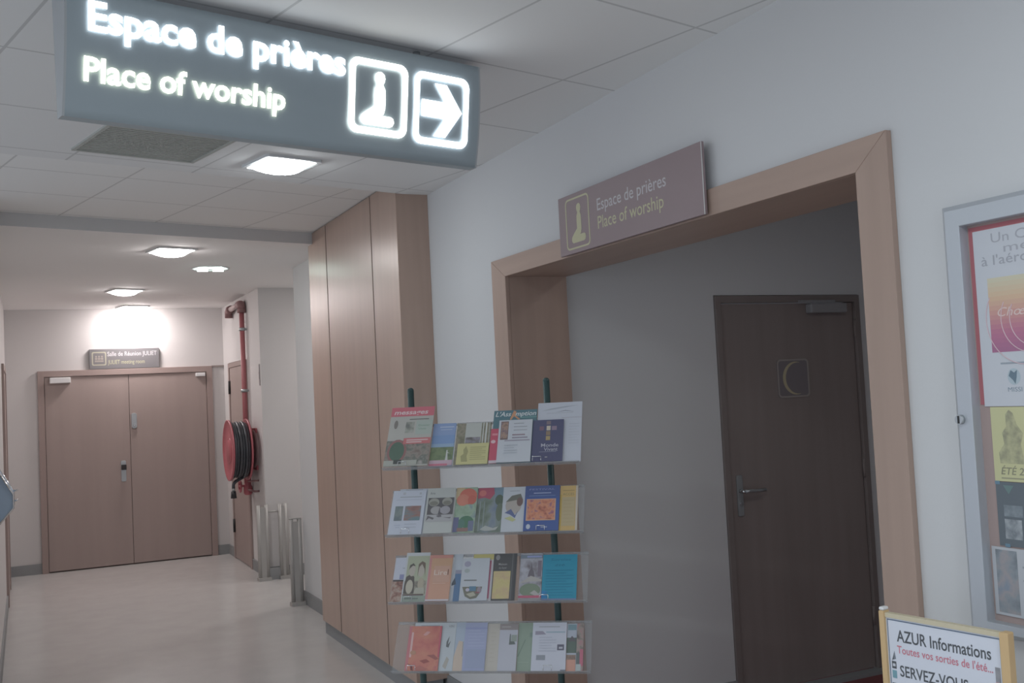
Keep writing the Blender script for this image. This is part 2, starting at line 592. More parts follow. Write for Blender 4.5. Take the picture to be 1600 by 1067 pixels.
# side doors
d = sroot('door_3', (XF, 10.95, 0), 'tan side door behind the hose reel')
m = MB()
m.box((XF - .02, 10.46, 0), (XF, 10.52, 2.08), TANFRAME).box((XF - .02, 11.36, 0), (XF, 11.42, 2.08), TANFRAME).box((XF - .02, 10.52, 2.03), (XF, 11.36, 2.08), TANFRAME)
m.build('frame', d, bevel=.002)
MB().box((XF - .012, 10.523, .01), (XF, 11.357, 2.027), TANDOOR).build('leaf', d)
for z in (.28, 1.75):
    MB().cyl((XF - .024, 11.34, z), (XF - .024, 11.34, z + .14), .012, BLACKPL).build('hinge', d)
d = sroot('door_4', (XL, 10.45, 0), 'side door seen edge on at the far left')
m = MB()
m.box((XL, 9.90, 0), (XL + .02, 9.96, 2.08), TANFRAME).box((XL, 10.94, 0), (XL + .02, 11.0, 2.08), TANFRAME).box((XL, 9.96, 2.03), (XL + .02, 10.94, 2.08), TANFRAME)
m.build('frame', d)
MB().box((XL, 9.963, .01), (XL + .012, 10.937, 2.027), TANDOOR).build('leaf', d)


# ------------------------------------------------------------------ panelled cupboard
CX = 1.849
t = thing('panelled_cupboard', ((CX + XW) / 2, 6.27, 0), 'tall beech-panelled cupboard standing against the right wall, floor to ceiling', 'cupboard')
MB().box((CX + .016, 5.318, .09), (XF, 7.222, 2.795), WOOD).build('carcass', t)
MB().box((CX + .0029, 5.30, .09), (XW - .001, 5.318, 2.795), WOOD_DARK).build('side_panel', t)
MB().box((CX + .014, 5.33, 0), (XF, 7.21, .09), GREYBASE).build('plinth', t)
MB().box((CX + .003, 5.33, .095), (CX + .016, 7.20, 2.79), SEAM).build('back_rail', t)
for a, b in ((5.3005, 5.752), (5.768, 6.740), (6.760, 7.222)):
    MB().box((CX, a, .09), (CX + .0029, b, 2.795), WOOD).build('front_panel', t)


# ------------------------------------------------------------------ ceiling lights and vent
LIGHT_N = emit('lamp_cool', (0.90, 0.97, 1.0), L_NEAR)
LIGHT_F = emit('lamp_warm', (1.0, 0.94, 0.93), L_FAR)
LIGHT_W = emit('lamp_wall', (1.0, 0.92, 0.91), L_WALL)
FRAMEM = mat('lamp_frame', (215, 217, 218), .4)


def ceiling_light(x, y, z, lab, mm, s=.12):
    t = thing('ceiling_light', (x, y, z), lab, 'ceiling light', 'square lights along the corridor ceiling')
    T = basis((x, y, z), UB, -VB)                  # local z = down
    f = MB()
    f.ring(rrect(-s - .02, -s - .02, s + .02, s + .02, .02), rrect(-s, -s, s, s, .012), -.004, .012, FRAMEM, T)
    f.build('frame', t)
    g = MB()
    n = 6
    vs, fs = [], []
    for i in range(n + 1):
        for j in range(n + 1):
            a, b = -1 + 2 * i / n, -1 + 2 * j / n
            vs.append((a * s, b * s, .004 + .046 * (1 - a * a) ** .5 * (1 - b * b) ** .5))
    for i in range(n):
        for j in range(n):
            k = i * (n + 1) + j
            fs.append((k, k + n + 1, k + n + 2, k + 1))
    g.add(vs, fs, mm, T, True)
    g.build('diffuser', t, recalc=False)
    return t


ceiling_light(1.10, 4.72, ZC, 'glowing square ceiling light just below the big illuminated sign', LIGHT_N)
ceiling_light(0.95, 7.48, ZC, 'glowing square ceiling light just beyond the ceiling step, second from the near end', LIGHT_F)
ceiling_light(0.85, 10.0, ZC, 'glowing square ceiling light third from the near end of the row', LIGHT_F)
ceiling_light(1.05, 11.52, ZC, 'ceiling light nearest the end wall, making a bright patch over the double door', LIGHT_W)

t = thing('downlight', (1.36, 8.42, ZC), 'recessed round ceiling light with two greenish white tubes, right of the row', 'ceiling light')
f = MB().lathe((1.36, 8.42, ZC), (0, 0, -1), [(-.02, .125), (.006, .125), (.006, .15), (-.002, .15)], FRAMEM)
f.build('rim', t)
f = MB().lathe((1.36, 8.42, ZC - .001), (0, 0, 1), [(0, .125), (.004, .10), (.004, .0)], mat('reflector', (190, 205, 198), .3, metal=.4))
f.build('reflector', t)
GT = emit('tube_green_white', (0.80, 1.0, 0.92), 30)
for dx in (-.06, .06):
    MB().tube([(1.36 + dx - .04, 8.42, ZC - .014), (1.36 + dx + .04, 8.42, ZC - .014)], .012, GT).build('tube', t)

t = thing('ceiling_vent', uv(1.605, 4.16, ZC), 'square dark grey ceiling vent under the illuminated sign', 'vent')
VG = mat('vent_grey', (180, 182, 177), .7)
T = basis(uv(1.605, 4.16, ZC), UB, -VB)
MB().ring(rrect(-.265, -.30, .265, .30, .004), rrect(-.25, -.285, .25, .285, .004), 0, .008, VG, T).build('frame', t)
m = MB().box((-.25, -.285, 0), (.25, .285, .002), VG, T)
for i in range(22):
    y = -.27 + i * .0257
    m.box((-.25, y - .004, .002), (.25, y + .004, .0045), VG, T)
m.build('slats', t)


# ------------------------------------------------------------------ illuminated hanging sign
def vface(z):
    q = (2.69 - z) / .33
    return 2.652 + .046 * q - .044 * q * (1 - q)


def swarp(off):
    return lambda p: uv(p.x, vface(p.y) - off - p.z, p.y)


t = thing('illuminated_sign', uv(1.44, 2.70, ZC), 'big dark grey illuminated sign with glowing prayer room lettering hanging from the ceiling', 'sign')
SIGNB = mat('sign_face_grey', (156, 168, 174), .35, spec=.5)
SIGNE = mat('sign_end_grey', (172, 176, 178), .5)
GW = emit('glow_white', (0.93, 0.97, 1.0), 3.2)
GY = emit('glow_yellow', (1.0, 1.0, 0.80), 2.6)
GC = emit('glow_cream', (1.0, 1.0, 0.93), 3.0)
zs = [2.36 + .33 * k / 14 for k in range(15)]
prof = [(vface(z), z) for z in zs] + [(2.755, 2.69), (2.735, 2.36)]
m = MB()
U0, U1 = .797, 2.108
n = len(prof)
vs = [uv(U0, v, z) for v, z in prof] + [uv(U1, v, z) for v, z in prof]
m.add(vs[:], [(i, i + 1, n + i + 1, n + i) for i in range(14)], SIGNB, I4, True)
m.add(vs[:], [(i, (i + 1) % n, n + (i + 1) % n, n + i) for i in range(14, n)], SIGNB)
m.build('housing', t)
for ua, ub in ((U0 - .006, U0), (U1, U1 + .006)):
    m = MB()
    vs = [uv(ua, v, z) for v, z in prof] + [uv(ub, v, z) for v, z in prof]
    m.add(vs, [tuple(range(n)), tuple(range(2 * n - 1, n - 1, -1))] + [(i, (i + 1) % n, n + (i + 1) % n, n + i) for i in range(n)], SIGNE)
    m.build('end_cap', t)
for u in (1.0, 1.9):
    MB().cyl(uv(u, 2.71, 2.688), uv(u, 2.71, ZC), .012, STEEL).build('hanger', t)
m = MB().text('Espace de prières', .848, 1.598, 2.580, .072, 0, GW, bold=.030, warp=swarp(.006))
o = m.build('lettering', t); o['label'] = 'glowing white upper line'
m = MB().text('Place of worship', .838, 1.402, 2.452, .058, 0, GY, bold=.026, warp=swarp(.006))
o = m.build('lettering', t); o['label'] = 'glowing pale yellow lower line'


def warped(fill, wf):
    fill.v = [wf(p) for p in fill.v]
    return fill


def kneel(x0, y0, k):
    """kneeling figure, k = height; facing left, feet to the right"""
    P = [(.36, .98), (.44, .99), (.50, .95), (.52, .88), (.50, .80), (.47, .76), (.52, .68), (.53, .55), (.53, .33), (.50, .22),
         (.44, .19), (.66, .19), (.72, .16), (.74, .09), (.70, .02), (.64, .0), (.08, .0), (.02, .04), (.0, .10), (.03, .17), (.12, .24), (.30, .36),
         (.29, .55), (.30, .68), (.35, .76), (.31, .82), (.30, .90), (.32, .95)]
    return [(x0 + x * k, y0 + y * k) for x, y in P]


o = warped(MB().ring(rrect(1.612, 2.418, 1.822, 2.643, .030), rrect(1.632, 2.438, 1.802, 2.623, .016), 0, .001, GC), swarp(.006)).build('pictogram_frame', t)
o = warped(MB().poly(kneel(1.652, 2.446, .165), 0, GC), swarp(.006)).build('pictogram_figure', t)
o['label'] = 'glowing kneeling figure'
o = warped(MB().ring(rrect(1.848, 2.412, 2.062, 2.637, .030), rrect(1.867, 2.432, 2.043, 2.617, .016), 0, .001, GW), swarp(.006)).build('arrow_frame', t)
ar = [(1.876, 2.498), (1.968, 2.498), (1.925, 2.440), (1.972, 2.440), (2.034, 2.524), (1.972, 2.606), (1.925, 2.606), (1.968, 2.550), (1.876, 2.550)]
o = warped(MB().poly(ar, 0, GW), swarp(.006)).build('arrow', t)
o['label'] = 'glowing arrow pointing right'


# ------------------------------------------------------------------ brown plaque over the opening
t = thing('wall_sign', (XW - .03, 3.21, 2.265), 'mauve brown prayer room sign fixed over the head of the wooden casing', 'sign')
Ts = basis((XW - .035, 0, 0), (0, -1, 0), (0, 0, 1))   # local x = -Y, y = Z, z = -X
PLQ = mat('plaque_brown', (150, 134, 136), .5, spec=.3)
MB().box((-3.708, 2.147, -.006), (-2.715, 2.386, .006), PLQ, Ts).build('panel', t, bevel=.002)
MB().box((-2.717, 2.147, .0045), (-2.7135, 2.386, .0063), ink((206, 204, 202)), Ts).build('end_edge', t)
for y in (-3.6, -2.82):
    MB().cyl(Ts @ Vector((y, 2.31, -.035)), Ts @ Vector((y, 2.31, -.006)), .012, STEEL).build('spacer', t)
SW, SY = ink((196, 192, 196)), ink((196, 192, 150))
MB().text('Espace de prières', -3.395, -2.925, 2.283, .045, .0065, SW, Ts, bold=.004).build('lettering', t)
o = MB().text('Place of worship', -3.395, -2.945, 2.213, .047, .0065, SY, Ts, bold=.004).build('lettering', t)
o['label'] = 'pale yellow lower line'
MB().ring(rrect(-3.648, 2.163, -3.458, 2.368, .022), rrect(-3.641, 2.170, -3.465, 2.361, .016), .006, .0068, SY, Ts).build('pictogram_frame', t)
MB().poly(kneel(-3.605, 2.187, .155), .0066, SY, Ts).build('pictogram_figure', t)

# crescent plaque on the dark door
t = thing('door_plaque', (3.706, 4.345, 1.61), 'small crescent moon plaque on the dark brown door', 'sign')
Tq = basis((0, 4.355, 0), (1, 0, 0), (0, 0, 1))
MB().prism(rrect(3.600, 1.508, 3.812, 1.712, .022), 0, .004, mat('plaque_grey', (128, 122, 126), .5), Tq).build('plate', t)
YM = ink((190, 178, 142))
YF = ink((158, 150, 144))
MB().ring(rrect(3.600, 1.508, 3.812, 1.712, .022), rrect(3.609, 1.517, 3.803, 1.703, .016), .004, .0052, YF, Tq).build('border', t)
m = MB()
arc = []
for k in range(29):
    a = radians(70 + 220 * k / 28)
    q = .088 - .019 * sin(pi * k / 28) - .001
    arc += [(3.722 + .088 * cos(a), 1.61 + .088 * sin(a), .0052), (3.722 + q * cos(a), 1.61 + q * sin(a), .0052)]
m.add(arc, [(2 * k, 2 * k + 1, 2 * k + 3, 2 * k + 2) for k in range(28)], YM, Tq)
m.build('crescent', t)

# sign above the double door
t = thing('room_sign', (.975, YE - .02, 2.077), 'dark grey meeting room sign standing on top of the double door frame', 'sign')
RS = mat('room_sign_grey', (122, 120, 122), .4)
MB().box((.624, 2.080, 0), (1.325, 2.292, .035), RS, Te).build('panel', t, bevel=.002)
MB().text('Salle de Réunion JULIET', .802, 1.300, 2.215, .045, .0355, ink((215, 212, 216)), Te, bold=.006).build('lettering', t)
o = MB().text('JULIET meeting room', .806, 1.175, 2.130, .042, .0355, ink((190, 188, 150)), Te, bold=.004).build('lettering', t)
o['label'] = 'yellowish lower line'
MB().ring(rrect(.648, 2.118, .790, 2.262, .016), rrect(.660, 2.130, .778, 2.250, .010), .035, .0358, ink((176, 172, 150)), Te).build('pictogram_frame', t)
m = MB()
for x in (.69, .719, .748):
    m.prism([(x + .010 * cos(a), 2.212 + .010 * sin(a)) for a in [2 * pi * k / 10 for k in range(10)]], .035, .0358, ink((160, 150, 142)), Te)
    m.box((x - .012, 2.178, .035), (x + .012, 2.200, .0358), ink((160, 150, 142)), Te)
m.box((.676, 2.155, .035), (.762, 2.172, .0358), ink((160, 150, 142)), Te)
m.build('pictogram_figures', t)

# small plate beside the passage
tag(MB().box((XF - .006, 9.83, 1.80), (XF, 9.865, 2.0), mat('plate_grey', (150, 144, 146), .5)).box((XF - .007, 9.842, 1.86), (XF - .006, 9.852, 1.93), BLACKPL)
    .build('wall_plate', origin=(XF, 9.85, 1.80)), 'narrow grey plate high on the wall right of the red pipe', 'wall plate')


# ------------------------------------------------------------------ notice board and posters
t = thing('notice_board', (XW, 1.34, .99), 'aluminium framed notice board with a red backing, right of the opening', 'notice board')
Y0, Y1, Z0, Z1 = .88, 1.79, .99, 1.995
Tn = basis((XW, 0, 0), (0, -1, 0), (0, 0, 1))
O = [(-Y1, Z0), (-Y0, Z0), (-Y0, Z1), (-Y1, Z1)]
W = .052
Inn = [(-Y1 + W, Z0 + .03), (-Y0 - W, Z0 + .03), (-Y0 - W, Z1 - W), (-Y1 + W, Z1 - W)]
L2 = [(-Y1 + .012, Z0 + .010), (-Y0 - .012, Z0 + .010), (-Y0 - .012, Z1 - .012), (-Y1 + .012, Z1 - .012)]
m = MB()
vs = []
for L, z in ((O, 0), (O, .024), (L2, .032), (Inn, .032), (Inn, .0)):
    vs += [(x, y, z) for x, y in L]
fs = []
for k in range(4):
    for i in range(4):
        j = (i + 1) % 4
        fs.append((k * 4 + i, k * 4 + j, k * 4 + 4 + j, k * 4 + 4 + i))
m.add(vs, fs, ALU, Tn)
m.build('frame', t, bevel=.0015)
MB().box((-Y1 + W, Z0 + .03, 0), (-Y0 - W, Z1 - W, .005), mat('board_felt', (168, 150, 146), .9), Tn).build('backing', t)
RB = mat('board_red', (176, 108, 114), .7)
MB().box((-Y1 + W + .004, 1.520, .005), (-Y0 - W - .01, Z1 - W - .006, .0062), RB, Tn).build('red_sheet', t)
m = MB().cyl(Tn @ Vector((-1.770, 1.487, .03)), Tn @ Vector((-1.770, 1.487, .042)), .011, STEEL)
m.box((-1.773, 1.478, .042), (-1.767, 1.496, .0425), BLACKPL, Tn)
m.build('lock', t)

G = 'posters pinned to the notice board'
WP = ink((206, 210, 218))
P1, P2 = .0064, .0075
m = MB().box((-1.722, 1.516, P1), (-1.24, 1.926, P2), WP, Tn)
m.text('Un Concert', -1.672, -1.46, 1.893, .022, P2 + .0003, ink((170, 172, 182)), Tn)
m.text('messe', -1.640, -1.50, 1.868, .020, P2 + .0003, ink((170, 172, 182)), Tn)
m.text("à l'aéroport", -1.702, -1.50, 1.842, .022, P2 + .0003, ink((165, 168, 178)), Tn, bold=.004)
x0, x1 = -1.690, -1.30
n = 16
ramp = [(214, 206, 176), (222, 186, 150), (208, 146, 140), (186, 106, 138), (166, 98, 136)]
for k in range(n):
    q = k / (n - 1) * (len(ramp) - 1)
    i = min(int(q), len(ramp) - 2)
    cc = [ramp[i][j] + (ramp[i + 1][j] - ramp[i][j]) * (q - i) for j in range(3)]
    za = 1.812 - k * (.172 / n)
    m.quad(x0, za - .172 / n, x1, za, P2 + .0003, ink([round(v) for v in cc]), Tn)
for rr, cx in ((.075, -1.585), (.062, -1.575), (.10, -1.60)):
    loop = [Tn @ Vector((cx + rr * cos(a), 1.715 + rr * 1.05 * sin(a), P2 + .0006)) for a in [radians(150 + 200 * k / 24) for k in range(25)]]
    m.tube(loop, .0012, ink((226, 196, 204)), n=5)
m.text('Chœur', -1.668, -1.56, 1.722, .020, P2 + .0006, ink((232, 206, 200)), Tn, shear=.3)
m.box((-1.67, 1.612, P2), (-1.56, 1.616, P2 + .0003), ink((150, 160, 172)), Tn)
gl = [(-1.637 + .017 * cos(a), 1.583 + .019 * sin(a)) for a in [2 * pi * k / 20 for k in range(20)]]
m.poly(gl, P2 + .0003, ink((178, 196, 206)), Tn)
m.poly([(-1.651, 1.585), (-1.645, 1.598), (-1.636, 1.592), (-1.628, 1.598), (-1.630, 1.582), (-1.634, 1.566), (-1.640, 1.575)], P2 + .0005, ink((92, 116, 132)), Tn)
m.text('MISSI', -1.655, -1.618, 1.549, .010, P2 + .0003, ink((120, 140, 156)), Tn)
tag(m.build('poster', origin=(XW - P1, -1.48 * -1, 1.516)), 'white poster with an orange and purple picture at the top of the notice board', 'poster', G)

m = MB().box((-1.708, 1.344, P1), (-1.40, 1.5145, P2), ink((206, 204, 150)), Tn)
fig = [(-1.690, 1.385), (-1.625, 1.385), (-1.632, 1.43), (-1.625, 1.455), (-1.64, 1.475), (-1.648, 1.50), (-1.658, 1.508), (-1.668, 1.498), (-1.668, 1.470), (-1.680, 1.455), (-1.676, 1.43), (-1.692, 1.41)]
m.poly(fig, P2 + .0003, photo('poster_figure', [(140, 138, 108), (168, 166, 124), (190, 188, 140)], 60), Tn)
m.text('ÉTÉ 2010', -1.690, -1.59, 1.360, .016, P2 + .0003, ink((132, 130, 104)), Tn, bold=.01, shear=.2)
m.box((-1.69, 1.350, P2), (-1.60, 1.353, P2 + .0003), ink((150, 148, 118)), Tn)
tag(m.build('poster', origin=(XW - P1, 1.55, 1.344)), 'yellow summer poster with a dark figure, in the middle of the notice board', 'poster', G)

m = MB().box((-1.708, 1.196, P1), (-1.40, 1.3425, P2), ink((86, 96, 104)), Tn)
m.box((-1.690, 1.213, P2), (-1.645, 1.258, P2 + .0003), photo('poster_dark_photo', [(84, 96, 104), (140, 148, 154), (176, 182, 188)], 45), Tn)
m.box((-1.690, 1.264, P2), (-1.640, 1.290, P2 + .0003), photo('poster_dark_photo_top', [(96, 108, 116), (128, 140, 148)], 60), Tn)
m.poly([(-1.688, 1.335), (-1.660, 1.335), (-1.674, 1.315)], P2 + .0003, ink((96, 124, 122)), Tn)
for k in range(6):
    m.box((-1.630, 1.22 + k * .016, P2), (-1.50, 1.223 + k * .016, P2 + .0003), ink((140, 148, 156)), Tn)
for x, z in ((-1.706, 1.3405), (-1.69, 1.1975)):
    m.box((x - .003, z - .004, P2), (x + .010, z + .004, P2 + .0004), ink((92, 128, 150)), Tn)
tag(m.build('poster', origin=(XW - P1, 1.55, 1.196)), 'dark blue grey poster with a small photo, below the yellow poster', 'poster', G)

m = MB().box((-1.732, 1.036, P1), (-1.40, 1.192, P2), ink((190, 194, 200)), Tn)
m.box((-1.722, 1.042, P2), (-1.665, 1.186, P2 + .0003), photo('poster_grey_photo', [(104, 112, 120), (132, 142, 150), (158, 150, 152), (126, 140, 156)], 22), Tn)
for k in range(4):
    m.box((-1.652, 1.06 + k * .03, P2), (-1.50, 1.064 + k * .03, P2 + .0003), ink((150, 156, 164)), Tn)
tag(m.build('poster', origin=(XW - P1, 1.55, 1.036)), 'pale poster with a tall grey photo, lowest on the notice board', 'poster', G)


# ------------------------------------------------------------------ brochure rack
A = radians(36)
RD = Vector((cos(A), -sin(A), 0))
RN = Vector((-sin(A), -cos(A), 0))
RP = Vector((1.72, 3.356, 0))
RF = RP + RN * .10
TILT = radians(35)
RU = Vector((0, 0, cos(TILT))) - RN * sin(TILT)
ROWZ = [1.350, 1.108, .867, .622]
t = thing('brochure_rack', RP - RD * .26, 'freestanding brochure rack with two green posts and four tilted clear shelves', 'rack')
for s, zt in ((-.541, 1.632), (-.016, 1.644)):
    o = RP + RD * s - RN * .085
    f = MB().cyl(o + Vector((0, 0, .03)), o + Vector((0, 0, zt)), .0125, GREENPOST)
    f.lathe(o + Vector((0, 0, zt)), (0, 0, 1), [(0, .0125), (.006, .011), (.010, .006), (.011, 0)], GREENPOST)
    f.build('post', t)
    f = MB().box((-.02, -.19, 0), (.02, .19, .03), GREENPOST, basis(o, RD, RN))
    f.build('foot', t, bevel=.005)
MB().cyl(RP + RD * -.541 - RN * .085 + Vector((0, 0, .22)), RP + RD * -.016 - RN * .085 + Vector((0, 0, .22)), .010, GREENPOST).build('cross_bar', t)
for r, z in enumerate(ROWZ):
    T = basis(RF + Vector((0, 0, z)), RD, RU)
    hh = .190
    f = MB().box((-.605, -.004, -.006), (.118, hh, -.003), ACRYL, T)
    f.box((-.605, -.004, -.003), (.118, -.001, .013), ACRYL_EDGE, T)
    f.box((-.605, hh - .008, -.012), (.118, hh, -.006), ACRYL_EDGE, T)
    tr = f.build('shelf_tray', t)
    for s in (-.541, -.016):
        o = RP + RD * s - RN * .085
        q = T @ Vector((s, .066, -.006))
        MB().box((s - .014, .02, -.012), (s + .014, .11, -.006), GREENPOST, T).tube([q, Vector((o.x, o.y, q.z + .002)) + RN * .010], .006, GREENPOST, n=8).build('bracket', tr)
    for s in (-.527, -.032):
        MB().tube([T @ Vector(p) for p in ((s - .015, -.002, .0235), (s - .015, .014, .026), (s + .015, .014, .026), (s + .015, -.002, .0235))], .0014, CHROME, n=6).build('wire_clip', tr)


def lines(a, b, y0, y1, n, rgb, w=.018):
    return [('b', a, y0 + (y1 - y0) * k / max(1, n - 1), b - (b - a) * (.25 if k % 3 == 2 else 0), y0 + (y1 - y0) * k / max(1, n - 1) + w, rgb) for k in range(n)]


def brochure(row, s0, s1, h1, layer, base, items, label, cat='brochure', name='brochure'):
    T = basis(RF + Vector((0, 0, ROWZ[row])), RD, RU)
    W, H, z0 = s1 - s0, h1 - .001, layer * .0045
    m = MB().box((s0, .001, z0), (s1, h1, z0 + .0035), base if not isinstance(base, tuple) else ink(base), T)
    z = z0 + .0035
    for k, it in enumerate(items):
        zz = z + .00012 * (k + 1)
        if it[0] == 'b':
            _, a, b_, c_, d_, col = it
            m.quad(s0 + a * W, .001 + b_ * H, s0 + c_ * W, .001 + d_ * H, zz, ink(col) if isinstance(col, tuple) else col, T)
        elif it[0] == 't':
            _, body, a, c_, y, cap, col, bold, shear = it
            m.text(body, s0 + a * W, s0 + c_ * W, .001 + y * H, cap * H, zz, ink(col), T, bold=bold, shear=shear)
        elif it[0] == 'p':
            m.poly([(s0 + x * W, .001 + y * H) for x, y in it[1]], zz, ink(it[2]) if isinstance(it[2], tuple) else it[2], T)
        elif it[0] == 'c':
            _, x, y, rx, ry, col = it
            m.poly([(s0 + (x + rx * cos(2 * pi * q / 18)) * W, .001 + (y + ry * sin(2 * pi * q / 18)) * H) for q in range(18)], zz, ink(col) if isinstance(col, tuple) else col, T)
    o = m.build(name, origin=T @ Vector((s0 + W / 2, 0, z0)))
    return tag(o, label, cat, 'printed matter on the %s shelf of the rack' % ('top', 'second', 'third', 'bottom')[row])


WHT, DIM = (200, 206, 214), (160, 166, 174)
# top shelf
brochure(0, -.599, -.433, .256, 3, (190, 188, 180), [
    ('b', 0, .84, 1, 1, (214, 110, 122)), ('t', 'messages', .07, .86, .875, .075, (236, 214, 214), .02, .15),
    ('c', .15, .70, .045, .075, (130, 124, 118)), ('b', .38, .55, .58, .74, photo('msg_grey', [(118, 122, 116), (160, 162, 150), (178, 180, 172)], 40)),
    ('b', .62, .52, 1, .76, (178, 190, 180)), ('b', .45, .775, .9, .79, (110, 112, 108)), ('t', 'Dossier', .68, .94, .66, .03, (120, 160, 134), .0, 0),
    ('t', 'Vivre', .68, .86, .60, .03, (130, 168, 142), .0, 0), ('b', 0, .02, 1, .42, photo('msg_street', [(120, 104, 98), (150, 140, 130), (104, 110, 102), (172, 166, 160)], 30)),
    ('c', .26, .24, .22, .20, (150, 106, 104)), ('c', .26, .24, .17, .16, (84, 108, 92)), ('b', .38, .36, 1, .46, (206, 116, 118)),
    ('b', .45, .415, .94, .435, (226, 198, 196)), ('b', .45, .38, .8, .40, (226, 198, 196)), ('b', 0, .0, .75, .09, (176, 178, 168)), ('b', .22, .03, .4, .10, (74, 78, 76))],
    'magazine with a pink title bar above a street picture, far left of the top shelf', 'magazine', 'magazine')
brochure(0, -.432, -.346, .185, 0, (126, 158, 206), [
    ('b', 0, .72, 1, 1, (140, 164, 208)), ('b', .3, .9, .92, .925, (186, 200, 224)), ('b', .35, .84, .85, .86, (176, 192, 220)), ('b', 0, .12, 1, .44, photo('sky_trees', [(92, 112, 84), (122, 138, 100), (104, 126, 96)], 40)),
    ('b', 0, .44, 1, .52, (150, 178, 208)), ('p', [(.68, .12), (.80, .12), (.76, .3), (.86, .29), (.76, .32), (.75, .37), (.70, .37), (.70, .3)], (206, 210, 206)),
    ('b', 0, .02, 1, .14, (206, 176, 190)), ('b', 0, .0, .8, .06, (210, 120, 140))],
    'blue sky leaflet with green trees, right of the pink-titled magazine on the top shelf', 'leaflet', 'leaflet')
brochure(0, -.341, -.212, .181, 0, photo('church_trees', [(94, 84, 76), (126, 126, 104), (150, 142, 124), (110, 112, 92)], 34), [
    ('b', .26, .52, .72, 1, (190, 194, 188)), ('b', .28, .52, .7, .66, photo('church_town', [(94, 92, 90), (132, 128, 132), (150, 150, 170)], 60)),
    ('b', .76, .45, .79, 1, (206, 210, 206)), ('b', .84, .45, .88, 1, (214, 218, 214)), ('b', .94, .45, .96, 1, (196, 200, 194))],
    'brochure with a dark tree photo standing behind the yellow card', 'brochure')
brochure(0, -.329, -.213, .088, 2, (206, 200, 140), [
    ('p', [(.16, .12), (.36, .12), (.32, .4), (.36, .6), (.28, .88), (.2, .7), (.22, .5), (.13, .4)], (164, 160, 112))] + lines(.42, .92, .2, .78, 7, (178, 174, 122), .04),
    'short yellow card with a dark figure in the middle of the top shelf', 'card', 'card')
brochure(0, -.2095, -.1805, .146, 2, (200, 84, 104), [('c', .4, .62, .3, .05, (226, 190, 196)), ('b', 0, 0, 1, .08, (206, 190, 198)), ('b', .2, .80, .9, .86, (224, 140, 150))],
    'narrow red leaflet right of the yellow card', 'leaflet', 'leaflet')
brochure(0, -.205, -.044, .227, 1, (84, 120, 130), [
    ('b', 0, .84, 1, 1, (80, 118, 130)), ('t', "L'Ass", .04, .40, .885, .085, (222, 228, 228), .012, .25), ('t', 'mption', .50, .98, .885, .085, (222, 228, 228), .012, .25),
    ('p', [(.40, .87), (.46, .99), (.52, .97), (.50, .9), (.62, .82), (.58, .81), (.47, .88), (.40, .80), (.38, .83)], (206, 148, 110)), ('b', .62, .845, 1, .86, (120, 168, 160))],
    'teal magazine whose white title shows above the white leaflet on the top shelf', 'magazine', 'magazine')
brochure(0, -.180, -.057, .178, 3, WHT, [
    ('b', .06, .53, .29, .97, (110, 92, 92)), ('b', .075, .56, .275, .95, photo('leaf_icon', [(124, 100, 90), (168, 138, 120), (112, 96, 110)], 60))]
    + lines(.45, .85, .74, .90, 3, DIM) + [('b', .42, .62, .8, .65, (150, 128, 140)), ('b', .42, .555, .88, .58, (140, 132, 150)), ('b', .2, .49, .95, .515, (156, 150, 166))] + lines(.2, .6, .2, .38, 4, (176, 184, 194)),
    'white leaflet with a small brown portrait in front of the teal magazine', 'leaflet', 'leaflet')
brochure(0, -.055, .057, .175, 2, (74, 76, 108), [
    ('b', .44, .88, .58, .97, (124, 112, 118)), ('b', .45, .74, .58, .85, (206, 196, 176)), ('b', .22, .74, .36, .84, (118, 92, 108)), ('b', .62, .74, .78, .84, (140, 122, 142)),
    ('b', .44, .62, .58, .72, (140, 120, 96)), ('b', .44, .50, .58, .60, (170, 150, 104)),
    ('t', 'Monde', .30, .86, .34, .08, (190, 192, 206), .006, 0), ('t', 'Vivant', .40, .84, .24, .08, (190, 192, 206), .006, 0), ('b', .25, .215, .8, .225, (150, 152, 170)), ('b', .44, .08, .52, .11, (150, 150, 160))],
    'navy blue leaflet with a cross of little squares, right end of the top shelf', 'leaflet', 'leaflet')
brochure(0, -.042, .121, .255, 0, (200, 206, 218), [
    ('p', [(.08, .86), (.3, .90), (.62, .93), (.92, .94), (.6, .905), (.3, .875)], (168, 176, 188)), ('p', [(.40, .83), (.62, .85), (.84, .83), (.62, .862)], (130, 138, 150)), ('b', .2, .815, .8, .82, DIM), ('b', .55, .73, 1, .735, (160, 150, 160))]
    + lines(.72, .95, .3, .62, 8, (180, 186, 198), .006),
    'tall white sheet behind the navy leaflet on the top shelf', 'sheet of paper', 'paper_sheet')
# second shelf
brochure(1, -.574, -.464, .190, 0, (190, 196, 206), lines(.2, .8, .93, .97, 2, DIM), 'plain white leaflet standing behind the one with two photos on the second shelf', 'leaflet', 'leaflet')
brochure(1, -.596, -.470, .181, 1, (200, 206, 220), [
    ('b', .22, .84, .88, .86, DIM), ('b', .3, .9, .38, .96, (184, 188, 196)), ('b', .8, .9, .86, .95, (176, 182, 190)), ('b', .12, .78, .9, .79, (176, 180, 196)), ('b', .12, .31, .36, .64, photo('dusk_left', [(130, 98, 96), (128, 140, 138), (104, 116, 122)], 34, (1, 1, .5))),
    ('b', .42, .31, .90, .64, photo('dusk_right', [(100, 84, 84), (150, 110, 102), (110, 134, 140), (96, 124, 132)], 24, (.6, .6, 2))), ('b', .16, .2, .34, .215, (176, 184, 204)), ('b', .2, .15, .32, .165, (176, 184, 204)), ('b', .46, .22, .82, .235, (176, 182, 196)), ('b', .46, .15, .82, .165, (176, 182, 196))],
    'white leaflet with two dusk photos, far left of the second shelf', 'leaflet', 'leaflet')
